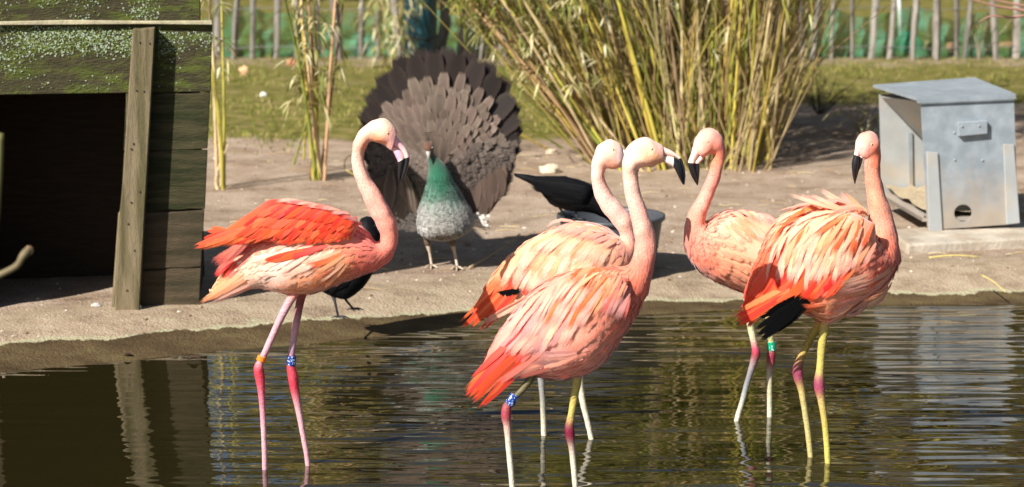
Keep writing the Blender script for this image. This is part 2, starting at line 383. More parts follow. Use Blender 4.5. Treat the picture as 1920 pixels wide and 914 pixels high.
def flamingo(label, wpx, wpy, body, torso_i, wing, anch, bill_u, bill_l, bill_split, eye, legs, rows, bands, bmat='bill_pale', eyem='eye_pale', coat=(560, 26, 9), seed=1):
    rng = random.Random(seed)
    base = G(wpx, wpy, WZ); Y = base.y
    t = thing('flamingo', base, label, 'flamingo', 'flamingos wading in the pond')
    an = [(x, y, tuple(k * q ** 1.2 for k, q in zip((.95, .88, .86), lin(c)))) for x, y, c in anch]
    seg = 24; sub = 4
    vs, fs, n = loft(body, Y, sub, seg); relief(vs, n, seg, .006, 28)
    cols = []
    for v in vs:
        px, py = PX(v); j = noise.noise(v * 60) * 7
        cols.append(tuple(min(.95, x) for x in idw(an, px + j, py + j)))
    obj('body', vs, fs, M['plumage'], t, True, cols)
    wv, wf, wn = loft(wing, Y, sub, 16); relief(wv, wn, 16, .003, 40)
    wc = [idw(an, *PX(v)) for v in wv]
    wo = obj('wing', wv, wf, M['plumage'], t, True, wc)
    bv = bvh_of([(vs, fs), (wv, wf)])
    down_coat('down_feathers', vs, n, seg, torso_i[0] * sub, torso_i[1] * sub, coat[0], an, Y, coat[1], coat[2], t, bv, rng=rng)
    hd = 5 * sub
    down_coat('neck_down', vs, n, seg, torso_i[1] * sub - 3, n - hd, 1500, an, Y, 15, 4, t, bv, .0, rng, .03, .025, .35)
    for nm, st, sp in (('upper_bill', bill_u, bill_split[0]), ('lower_bill', bill_l, bill_split[1])):
        v, f, k = loft(st, Y, 3, 14); mi = []
        for q in f: mi.append(1 if min(q) // 14 >= sp * 3 and len(q) == 4 or (len(q) == 3 and min(q) // 14 >= sp * 3) else 0)
        obj(nm, v, f, [M[bmat], M['bill_black']], t, True, None, mi)
    h, hn = hit(bv, *eye)
    if h is not None:
        v, f = ball(h - hn * .0014, .0044); e = obj('eye', v, f, M[eyem], t)
        v, f = ball(h + hn * .0008, .0026, 8, 6); obj('pupil', v, f, M['eye_dark'], e)
    lo = []
    for L_ in legs: lo.append(leg_part(L_[0], L_[1], Y, L_[2], t, L_[3]))
    for li, q0, q1, r, m_, dy in bands:
        ring(W(q0[0], q0[1], Y + dy), W(q1[0], q1[1], Y + dy), r * Y / F, M[m_], lo[li])
    for i, (roots, tips, k, wp, mats, shp, jit) in enumerate(rows):
        feather_row(bv, Y, wo, 'feather', roots, tips, k, wp, mats, shp, .002 + .0013 * i, jit, rng)
    return t, Y
PK, DP, PW = (226, 175, 180), (215, 85, 100), (222, 205, 200)
YL, WH, GR = (205, 185, 105), (228, 218, 195), (150, 140, 125)

# 1. flamingo with its scarlet wing drooped open
flamingo('flamingo with a raised scarlet wing and rosy legs wading beside the wooden shelter', 535, 878,
 [(396, 545, 414, 558, .35), (412, 522, 436, 552, .5), (438, 478, 470, 541, .65), (480, 446, 510, 544, .72), (520, 425, 545, 551, .78), (570, 410, 592, 549, .82),
  (620, 403, 636, 531, .82), (658, 412, 676, 517, .85), (686, 434, 708, 504, .92), (700, 452, 731, 488, 1), (711, 452, 745, 460, 1), (713, 438, 747, 440, 1), (706, 422, 742, 416, 1),
  (696, 404, 733, 395, 1), (686, 383, 722, 376, 1), (675, 357, 706, 350, 1), (665, 331, 692, 329, 1), (660, 305, 682, 303, 1), (661, 277, 684, 282, 1), (667, 257, 690, 269, 1),
  (679, 241, 698, 265, 1), (698, 227, 709, 268, .95), (719, 222, 719, 273, .9), (736, 232, 727, 277, .88), (745, 249, 735, 283, .85)],
 (0, 9.3),
 [(674, 420, 664, 440, .3, -.07), (660, 406, 655, 448, .35, -.08), (638, 395, 640, 454, .35, -.085), (600, 383, 606, 461, .32, -.09), (557, 376, 568, 461, .3, -.09), (523, 374, 530, 456, .28, -.09), (499, 378, 495, 452, .25, -.085), (470, 398, 466, 450, .25, -.08), (440, 418, 438, 450, .25, -.075), (410, 438, 407, 460, .2, -.07), (374, 459, 375, 464, .2, -.06)],
 [(670, 300, (255, 214, 196)), (672, 340, (255, 205, 188)), (705, 390, (252, 190, 172)), (730, 430, (246, 170, 150)), (725, 480, (244, 152, 132)), (690, 500, (240, 140, 118)), (720, 238, (255, 214, 188)), (690, 240, (255, 212, 192)), (708, 266, (250, 172, 118)), (742, 265, (246, 195, 190)),
  (690, 450, (240, 150, 140)), (650, 500, (242, 160, 115)), (610, 515, (244, 160, 100)), (570, 540, (246, 175, 125)), (520, 505, (252, 226, 208)), (475, 510, (252, 216, 190)), (540, 480, (250, 215, 195)), (590, 500, (246, 205, 180)), (430, 540, (252, 190, 140)), (390, 565, (250, 200, 170)), (600, 400, (240, 95, 65)), (520, 390, (236, 70, 48)), (660, 412, (246, 170, 155)), (500, 440, (238, 100, 60)), (440, 430, (242, 110, 60)), (465, 405, (240, 96, 56)), (400, 450, (244, 120, 80))],
 [(738, 246, 734, 271), (750, 264, 748, 279), (762, 279, 756, 289), (768, 294, 758.5, 297), (767, 307, 757, 309), (763, 322, 753.5, 326), (757, 335, 750.5, 338), (750, 344.5, 749, 345)],
 [(734, 271, 727, 276), (748, 279, 737, 285), (756, 289, 742.5, 296), (758.5, 297, 746, 304), (757, 309, 746, 318), (753, 326, 747, 334), (749.4, 345, 748.6, 344)], (3, 3), (727, 250),
 [([(556, 545), (539, 572), (520, 610), (500, 655), (488, 680), (485, 692), (488, 712), (491, 745), (494, 800), (496, 850), (497, 905)], [9, 8, 7, 6.5, 7, 10, 9.5, 6.5, 5.5, 5.2, 5], [(240, 150, 120), PK, PK, PK, (225, 150, 155), DP, DP, (222, 130, 145), PK, PK, PK], [-.02] * 11),
  ([(570, 540), (562, 570), (553, 620), (547, 660), (545, 685), (549, 705), (552, 728), (560, 770), (569, 820), (576, 860), (580, 905)], [9, 8, 7, 6.5, 8, 10, 9, 6.5, 5.5, 5.2, 5], [(230, 130, 110), (190, 110, 115), PK, (190, 150, 165), DP, DP, DP, PK, PK, PK, PK], [.04] * 11)],
 [([(470, 440), (480, 470)], [(405, 490), (418, 530)], 9, 20, ['rose', 'red'], 'round', 4),
  ([(450, 515), (480, 540)], [(372, 566), (410, 568)], 9, 13, ['peach', 'white', 'peach'], 'thin', 3),
  ([(530, 470), (590, 470), (640, 470)], [(455, 490), (520, 520), (560, 520)], 8, 12, ['white', 'pale', 'white'], 'long', 6),
  ([(590, 465), (620, 462)], [(490, 492), (530, 485)], 7, 13, ['red', 'scarlet'], 'long', 3),
  ([(640, 475), (665, 480)], [(560, 492), (600, 545)], 9, 10, ['peach', 'orange', 'pale'], 'long', 5),
  ([(460, 425), (480, 435)], [(371, 459), (384, 468)], 6, 12, ['scarlet_pale', 'orange'], 'thin', 3),
  ([(430, 430), (420, 440)], [(398, 425), (385, 450)], 3, 9, ['scarlet'], 'long', 3),
  ([(480, 428), (540, 425), (600, 425), (662, 432)], [(400, 458), (500, 457), (572, 464), (648, 452)], 34, 10, ['scarlet', 'scarlet', 'orange', 'scarlet_pale'], 'long', 3),
  ([(500, 405), (560, 405), (610, 407), (666, 422)], [(430, 446), (520, 446), (586, 450), (648, 444)], 34, 10, ['scarlet', 'scarlet', 'scarlet_pale'], 'long', 3),
  ([(515, 388), (565, 392), (618, 400), (668, 418)], [(455, 428), (535, 430), (596, 434), (646, 436)], 32, 9.5, ['scarlet', 'scarlet', 'scarlet_pale'], 'long', 3),
  ([(530, 378), (580, 384), (630, 396), (668, 414)], [(480, 406), (545, 412), (605, 420), (650, 428)], 30, 9, ['scarlet', 'scarlet', 'scarlet', 'red'], 'long', 3),
  ([(560, 379), (610, 388), (650, 402), (680, 425)], [(510, 380), (560, 388), (615, 400), (660, 420)], 14, 9, ['pink', 'rose', 'greypink'], 'long', 2)],
 [(0, (492, 668), (489, 677), 9, 'band_orange', -.02), (1, (547, 667), (546, 685), 9, 'band_blue', .04)], 'bill_pink', 'eye_pale', (1500, 24, 10), 1)

# 2. flamingo behind, its face hidden by the next one's head
flamingo('pale peach flamingo standing behind another, its bill hidden by the nearer head', 1060, 820,
 [(888, 580, 902, 592, .3), (900, 560, 922, 590, .4), (925, 517, 965, 578, .55), (965, 472, 1012, 602, .7), (1005, 444, 1062, 630, .78), (1050, 425, 1112, 630, .82), (1090, 417, 1152, 590, .85), (1130, 426, 1178, 540, .9), (1154, 440, 1188, 500, 1),
  (1163, 446, 1192, 468, 1), (1162, 437, 1191, 440, 1), (1153, 424, 1185, 412, 1), (1139, 407, 1169, 390, 1), (1122, 382, 1150, 367, 1), (1111, 353, 1136, 345, 1), (1108, 325, 1133, 326, 1), (1111, 297, 1137, 317, 1), (1124, 271, 1144, 317, .95), (1143, 261, 1151, 317, .9), (1158, 267, 1160, 316, .88), (1168, 279, 1167, 313, .85)],
 (0, 8.5),
 [(1140, 445, 1150, 500, .3, -.06), (1090, 425, 1110, 540, .3, -.085), (1045, 430, 1060, 560, .3, -.085), (1000, 452, 1015, 565, .28, -.08), (960, 485, 985, 560, .25, -.07), (925, 525, 945, 556, .2, -.05), (885, 580, 892, 590, .2, -.02)],
 [(1120, 300, (255, 214, 196)), (1120, 350, (255, 216, 202)), (1145, 390, (255, 214, 200)), (1175, 430, (252, 200, 182)), (1185, 470, (250, 186, 160)), (1145, 285, (255, 208, 182)), (1165, 295, (255, 232, 226)), (1150, 312, (250, 185, 150)),
  (1130, 440, (252, 208, 190)), (1090, 440, (252, 212, 184)), (1040, 440, (252, 204, 172)), (1100, 500, (253, 216, 184)), (1150, 490, (252, 198, 160)), (1000, 470, (250, 196, 156)), (960, 500, (248, 176, 130)), (920, 545, (242, 120, 72)), (880, 595, (236, 95, 52)), (1050, 600, (246, 200, 170)), (980, 570, (248, 220, 200))],
 [(1168, 279, 1171, 296), (1180, 288, 1181, 303), (1190, 300, 1186, 307), (1194, 318, 1188, 320), (1191, 342, 1189, 343)], [(1171, 296, 1167, 313), (1181, 303, 1176, 318), (1186, 307, 1180, 322), (1188, 320, 1183, 330), (1189, 343, 1188, 342)], (2, 2), (1150, 281),
 [([(1012, 600), (1012, 660), (1014, 705), (1017, 745), (1019, 790), (1020, 825), (1020, 860)], [8, 7, 6.5, 5.5, 5.5, 5.5, 5], [GR, (165, 160, 155), (160, 158, 155), (165, 160, 150), (205, 198, 175), WH, WH], [.03] * 7),
  ([(1085, 600), (1086, 660), (1087, 715), (1093, 755), (1100, 785), (1107, 815), (1113, 850)], [8, 7, 7, 6, 5.5, 5.3, 5], [WH, WH, WH, WH, WH, WH, WH], [-.03] * 7)],
 [([(930, 540), (975, 545)], [(864, 606), (900, 614), (920, 606)], 12, 10, ['scarlet', 'orange', 'red'], 'thin', 5),
  ([(985, 555), (1000, 565)], [(903, 606), (935, 590)], 7, 11, ['white', 'white', 'pale'], 'long', 3),
  ([(990, 545), (985, 540)], [(930, 548), (936, 553)], 3, 9, ['black'], 'long', 2),
  ([(970, 500), (1000, 510)], [(922, 545), (985, 550)], 7, 14, ['orange', 'scarlet_pale', 'peach'], 'round', 4),
  ([(985, 470), (1040, 480), (1110, 500)], [(928, 530), (995, 556), (1065, 560)], 13, 18, ['peach', 'pale', 'pale', 'pink'], 'curl', 5),
  ([(1010, 447), (1065, 455), (1140, 470)], [(950, 500), (1015, 530), (1090, 530)], 13, 18, ['pale', 'pale', 'peach'], 'curl', 5),
  ([(1050, 430), (1100, 435), (1155, 455)], [(975, 468), (1045, 492), (1110, 500)], 13, 17, ['pale', 'pale', 'peach'], 'curl', 5),
  ([(1080, 422), (1120, 428), (1158, 448)], [(1010, 440), (1070, 455), (1125, 468)], 11, 14, ['pale', 'pink'], 'long', 4)],
 [], 'bill_pale', 'eye_pale', (1300, 28, 12), 2)

# 3. nearest flamingo, facing right
flamingo('nearest pink flamingo in profile facing right with red drooping tail feathers', 1020, 938,
 [(903, 712, 920, 722, .3), (908, 690, 936, 714, .4), (922, 647, 965, 706, .5), (952, 600, 1005, 706, .65), (986, 558, 1048, 710, .75), (1021, 530, 1090, 703, .8), (1061, 512, 1125, 686, .82), (1101, 504, 1155, 650, .85), (1140, 504, 1182, 610, .88), (1165, 504, 1206, 564, .92), (1179, 498, 1219, 531, 1),
  (1187, 480, 1228, 494, 1), (1191, 458, 1230, 458, 1), (1188, 429, 1224, 426, 1), (1179, 396, 1212, 393, 1), (1171, 359, 1200, 358, 1), (1167, 328, 1196, 331, 1), (1167, 302, 1199, 318, 1), (1178, 275, 1207, 314, .98), (1197, 259, 1215, 313, .92), (1217, 260, 1225, 311, .9), (1233, 267, 1236, 308, .88), (1243, 275, 1244, 304, .85)],
 (0, 10.3),
 [(1175, 520, 1180, 575, .3, -.08), (1130, 512, 1145, 620, .3, -.1), (1085, 512, 1095, 660, .3, -.1), (1040, 530, 1045, 670, .28, -.095), (995, 562, 1000, 680, .26, -.085), (955, 605, 962, 690, .24, -.07), (920, 655, 930, 705, .2, -.045), (885, 725, 892, 738, .2, -.02)],
 [(1183, 300, (255, 220, 200)), (1185, 350, (255, 216, 200)), (1195, 400, (255, 205, 188)), (1205, 450, (250, 186, 166)), (1215, 500, (238, 150, 130)), (1190, 530, (236, 140, 112)), (1210, 285, (255, 214, 178)), (1230, 300, (250, 190, 145)), (1205, 262, (255, 212, 192)), (1240, 275, (250, 196, 186)), (1190, 575, (234, 140, 112)),
  (1150, 620, (240, 160, 134)), (1110, 650, (244, 172, 148)), (1060, 690, (238, 158, 138)), (1000, 680, (238, 172, 158)), (960, 670, (240, 165, 150)), (1020, 650, (240, 186, 172)), (930, 700, (240, 130, 105)), (890, 730, (238, 85, 45)), (1080, 540, (246, 160, 125)), (1130, 515, (243, 140, 98)), (1040, 560, (246, 170, 150)), (980, 600, (246, 178, 165)), (1150, 560, (232, 150, 130)), (1090, 600, (246, 186, 160))],
 [(1242, 275, 1243, 291), (1254, 280, 1253, 292), (1265, 286.5, 1263, 294), (1277, 296, 1272, 298), (1282, 309, 1277, 311), (1285.5, 326, 1281, 329), (1284, 345, 1282, 347)],
 [(1243, 291, 1243, 304), (1253, 292, 1253, 309), (1263, 295, 1262, 314), (1272, 299, 1265, 318), (1277, 311, 1270, 328), (1281, 329, 1275, 338), (1282, 347, 1280, 346)], (3, 2), (1222, 280),
 [([(1012, 680), (998, 706), (980, 730), (962, 748), (951, 763), (949, 782), (951, 800), (954, 840), (958, 885), (962, 930), (964, 975)], [9, 7.5, 6.5, 6.5, 9, 9.5, 7, 5.8, 5.6, 5.5, 5], [(200, 130, 110), (120, 105, 70), (125, 112, 80), (110, 100, 80), (205, 110, 125), (212, 105, 125), (215, 175, 160), WH, WH, WH, WH], [-.05] * 11),
  ([(1085, 680), (1083, 712), (1077, 745), (1071, 780), (1068, 800), (1069, 818), (1072, 838), (1075, 870), (1079, 915), (1082, 960)], [9, 8, 7.5, 7, 9, 9.5, 6.5, 5.8, 5.5, 5], [(225, 160, 130), YL, YL, (200, 178, 110), (180, 90, 105), (165, 70, 95), (190, 165, 150), WH, WH, WH], [.03] * 10)],
 [([(950, 650), (990, 680)], [(876, 725), (892, 750), (912, 755)], 13, 12, ['scarlet', 'red', 'scarlet', 'orange'], 'thin', 5),
  ([(960, 630), (1010, 650)], [(884, 700), (930, 715)], 9, 14, ['red', 'scarlet', 'rose'], 'thin', 4),
  ([(1010, 660), (1050, 690)], [(920, 722), (965, 705)], 9, 14, ['rose', 'pink', 'greypink'], 'long', 4),
  ([(1110, 650), (1080, 680)], [(1000, 660), (975, 695)], 10, 16, ['pink', 'greypink'], 'long', 5),
  ([(985, 585), (1020, 600), (1060, 610)], [(915, 668), (955, 672), (1000, 670)], 16, 13, ['pink', 'pink', 'greypink', 'pink', 'red'], 'long', 5),
  ([(1020, 548), (1060, 560), (1110, 570)], [(945, 635), (1000, 655), (1045, 645)], 15, 14, ['pink', 'pink', 'pale', 'greypink'], 'curl', 5),
  ([(1050, 524), (1090, 530), (1140, 540)], [(990, 600), (1035, 625), (1080, 620)], 17, 11, ['pink', 'orange', 'pink', 'pink'], 'curl', 5),
  ([(1080, 512), (1115, 515), (1165, 530)], [(1020, 570), (1060, 590), (1110, 600)], 17, 9, ['orange', 'pink', 'pink', 'peach'], 'curl', 4),
  ([(1105, 507), (1140, 510), (1175, 520)], [(1050, 540), (1090, 556), (1140, 575)], 15, 9, ['orange', 'peach', 'peach'], 'curl', 4),
  ([(1160, 520), (1185, 545)], [(1110, 590), (1155, 600)], 10, 11, ['greypink', 'greypink', 'rose'], 'curl', 4)],
 [(0, (966, 740), (955, 759), 9.5, 'band_blue', -.05)], 'bill_pale', 'eye_pale', (1500, 28, 12), 3)

# 4. flamingo facing left, quartering
flamingo('flamingo facing left with its bill close to the bill of another, back smooth and peach', 1415, 786,
 [(1535, 470, 1525, 495, .4), (1500, 440, 1495, 535, .7), (1457, 413, 1450, 560, .85), (1428, 403, 1420, 560, .92), (1398, 397, 1385, 545, .98), (1366, 398, 1346, 529, 1.02), (1340, 408, 1314, 508, 1.02), (1326, 420, 1294, 484, 1), (1322, 415, 1284, 452, 1),
  (1324, 404, 1284, 426, 1), (1330, 388, 1291, 400, 1), (1338, 368, 1304, 376, 1), (1347, 345, 1318, 350, 1), (1353, 321, 1330, 322, 1), (1358, 298, 1335, 301, 1), (1360, 279, 1336, 291, 1), (1354, 256, 1332, 289, .95), (1334, 240, 1328, 291, .92), (1314, 246, 1323, 294, .9), (1304, 260, 1320, 296, .88), (1299, 275, 1318, 298, .85)],
 (0, 8.5),
 [(1345, 425, 1335, 480, .25, -.1), (1375, 408, 1375, 510, .28, -.12), (1415, 408, 1415, 520, .28, -.13), (1455, 420, 1455, 530, .28, -.13), (1500, 450, 1495, 520, .25, -.1), (1540, 480, 1535, 495, .2, -.05)],
 [(1340, 330, (244, 176, 160)), (1320, 370, (248, 186, 168)), (1300, 410, (244, 172, 150)), (1295, 450, (240, 155, 135)), (1330, 260, (248, 186, 168)), (1355, 280, (236, 150, 138)), (1305, 275, (244, 205, 190)), (1340, 288, (240, 160, 120)), (1320, 490, (238, 150, 120)), (1360, 420, (248, 190, 165)), (1400, 430, (250, 200, 160)), (1420, 470, (250, 202, 172)), (1380, 500, (248, 186, 148)), (1400, 400, (240, 150, 135)), (1370, 520, (244, 168, 130)), (1450, 560, (240, 140, 100))],
 [(1299, 275, 1312, 290), (1295, 290, 1306, 299), (1290, 305, 1303, 306), (1292, 318, 1304, 318), (1297, 332, 1307, 333), (1307, 348, 1308.5, 348)],
 [(1312, 290, 1320, 298), (1306, 299, 1317, 301), (1303, 306, 1312, 306.5), (1304, 318, 1312, 318), (1307, 333, 1311, 332), (1308.5, 348, 1309, 347)], (2, 2), (1327, 266),
 [([(1402, 560), (1405, 600), (1411, 630), (1416, 652), (1417, 665), (1411, 685), (1402, 715), (1392, 752), (1383, 782), (1376, 810)], [8, 7, 6.5, 7, 8.5, 6.5, 5.5, 5.3, 5.2, 5], [(230, 215, 170), (220, 215, 165), (222, 215, 180), (215, 110, 125), (205, 95, 115), (170, 150, 150), (150, 148, 150), (190, 188, 175), WH, WH], [-.03] * 10),
  ([(1438, 580), (1443, 620), (1446, 645), (1446, 662), (1445, 680), (1443, 700), (1443, 740), (1443, 785), (1443, 815)], [8, 7, 6.5, 8, 8, 6, 5.3, 5.2, 5], [(220, 180, 130), (215, 205, 140), (210, 200, 150), (205, 100, 120), (205, 120, 130), (205, 190, 165), (205, 198, 165), WH, WH], [.04] * 9)],
 [([(1440, 560), (1425, 540)], [(1400, 615), (1432, 590)], 6, 14, ['peach', 'orange', 'red'], 'long', 3),
  ([(1355, 425), (1380, 415), (1410, 420)], [(1395, 465), (1425, 455), (1455, 465)], 11, 12, ['pale', 'peach', 'pale'], 'long', 5),
  ([(1365, 405), (1395, 402), (1425, 408)], [(1405, 425), (1435, 425), (1465, 435)], 10, 11, ['pink', 'pale', 'peach'], 'long', 4)],
 [(1, (1447, 641), (1447, 657), 8.6, 'band_green', .04)], 'bill_pale', 'eye_pale', (1500, 28, 12), 4)

# 5. ruffled flamingo on the right
flamingo('ruffled flamingo with pale shaggy back feathers and black flight feathers beside the feeder', 1535, 862,
 [(1398, 560, 1416, 580, .3), (1402, 535, 1432, 590, .5), (1425, 475, 1475, 575, .7), (1448, 425, 1520, 592, .85), (1500, 390, 1550, 604, .98), (1560, 388, 1590, 586, 1.02), (1602, 395, 1635, 560, 1.05), (1622, 415, 1668, 525, 1.05), (1628, 432, 1686, 488, 1.02), (1629, 420, 1684, 447, 1), (1629, 395, 1672, 402, 1), (1625, 367, 1661, 369, 1), (1622, 337, 1653, 337, 1), (1621, 312, 1650, 311, 1), (1622, 299, 1651, 288, 1), (1620, 297, 1649, 262, .98), (1616, 295, 1632, 246, .95), (1612, 292, 1614, 251, .9), (1609, 290, 1606, 262, .88), (1607, 288, 1604, 270, .85)],
 (0, 8.8),
 [(1640, 420, 1645, 500, .25, -.13), (1600, 400, 1600, 550, .28, -.15), (1555, 398, 1555, 575, .28, -.15), (1510, 410, 1510, 580, .26, -.14), (1470, 445, 1472, 580, .25, -.11), (1430, 500, 1440, 580, .22, -.07), (1390, 575, 1400, 592, .2, -.03)],
 [(1640, 330, (244, 168, 142)), (1645, 370, (248, 180, 150)), (1655, 420, (246, 170, 148)), (1670, 470, (240, 135, 108)), (1660, 510, (240, 125, 98)), (1630, 260, (246, 174, 156)), (1645, 290, (238, 140, 100)), (1612, 280, (244, 206, 196)), (1640, 440, (248, 180, 150)), (1600, 440, (250, 188, 145)), (1620, 540, (243, 170, 140)), (1570, 580, (243, 172, 130)), (1545, 600, (240, 165, 115)), (1590, 560, (244, 180, 150)), (1550, 430, (250, 196, 156)), (1500, 430, (250, 196, 162)), (1470, 500, (240, 105, 60)), (1540, 520, (238, 92, 48)), (1420, 560, (238, 82, 40)), (1390, 585, (236, 75, 38)), (1500, 560, (240, 110, 50)), (1590, 390, (250, 196, 170))],
 [(1604, 268, 1616, 287), (1603, 280, 1613, 291), (1601, 290, 1611, 293), (1597, 306, 1611, 306), (1598, 326, 1607, 328), (1602, 345, 1603.5, 345)],
 [(1616, 287, 1624, 294), (1613, 291, 1621, 297), (1611, 293, 1618, 298), (1611, 306, 1615, 310), (1607, 328, 1609, 325), (1603.5, 345, 1604, 343)], (2, 2), (1635, 271),
 [([(1545, 590), (1530, 618), (1515, 645), (1503, 668), (1496, 690), (1497, 708), (1502, 728), (1509, 770), (1516, 820), (1520, 860), (1522, 890)], [11, 8, 7, 7, 10, 10, 7, 6, 5.6, 5.5, 5], [(240, 165, 115), (190, 165, 80), (170, 150, 70), (185, 155, 90), (200, 115, 135), (205, 115, 140), (205, 180, 120), (200, 188, 130), (205, 190, 130), (205, 190, 130), (205, 190, 130)], [.04] * 11),
  ([(1552, 590), (1546, 615), (1541, 650), (1538, 690), (1536, 712), (1537, 730), (1540, 750), (1546, 790), (1550, 830), (1552, 864), (1554, 890)], [11, 9, 8, 7.5, 10, 10.5, 7.5, 6.3, 6, 5.8, 5], [(240, 165, 115), YL, YL, (210, 190, 110), (210, 125, 145), (212, 115, 140), (210, 180, 120), YL, (215, 200, 110), (215, 200, 110), YL], [-.05] * 11)],
 [([(1480, 530), (1500, 540)], [(1376, 588), (1400, 610), (1425, 585)], 12, 14, ['scarlet', 'scarlet', 'orange'], 'thin', 4),
  ([(1470, 560), (1485, 555)], [(1412, 600), (1440, 560)], 4, 16, ['peach', 'pale'], 'long', 3),
  ([(1500, 552), (1515, 562), (1510, 572)], [(1432, 575), (1418, 620), (1432, 637), (1465, 612), (1485, 592)], 9, 22, ['black'], 'thin', 3),
  ([(1545, 565), (1550, 575)], [(1495, 590), (1500, 572)], 6, 14, ['orange', 'orange', 'peach'], 'round', 3),
  ([(1455, 485), (1510, 495), (1560, 500), (1610, 495)], [(1400, 560), (1450, 556), (1500, 562), (1560, 555)], 24, 15, ['scarlet', 'scarlet', 'scarlet_pale', 'orange'], 'round', 5),
  ([(1665, 500), (1640, 545), (1590, 580)], [(1555, 530), (1565, 565), (1535, 605)], 20, 11, ['pale', 'pink', 'peach'], 'long', 6),
  ([(1680, 490), (1665, 535), (1620, 570)], [(1610, 530), (1610, 565), (1565, 595)], 16, 11, ['pink', 'peach', 'pale'], 'long', 6),
  ([(1465, 450), (1530, 455), (1590, 460), (1628, 462)], [(1430, 530), (1490, 542), (1545, 530), (1575, 505)], 23, 11, ['pink', 'pale', 'pale'], 'curl', 9),
  ([(1475, 425), (1540, 428), (1600, 436), (1640, 450)], [(1436, 495), (1500, 515), (1560, 512), (1605, 500)], 24, 11, ['pale', 'pale', 'peach', 'pink'], 'curl', 9),
  ([(1500, 405), (1555, 406), (1610, 412), (1640, 425)], [(1438, 460), (1500, 480), (1560, 482), (1605, 475)], 22, 11, ['pale', 'peach', 'pale', 'orange'], 'curl', 9),
  ([(1535, 395), (1580, 395), (1625, 402)], [(1442, 420), (1500, 440), (1560, 450)], 17, 11, ['pale', 'peach', 'pale', 'orange'], 'curl', 8),
  ([(1560, 392), (1600, 392), (1632, 405)], [(1450, 398), (1500, 400), (1560, 420)], 11, 13, ['pale', 'pink', 'peach'], 'curl', 5),
  ([(1575, 395), (1610, 395), (1632, 402)], [(1476, 374), (1530, 366), (1575, 376), (1605, 388)], 12, 13, ['pink', 'pale', 'peach'], 'curlb', 5)],
 [], 'bill_pale', 'eye_pale', (1500, 28, 12), 5)

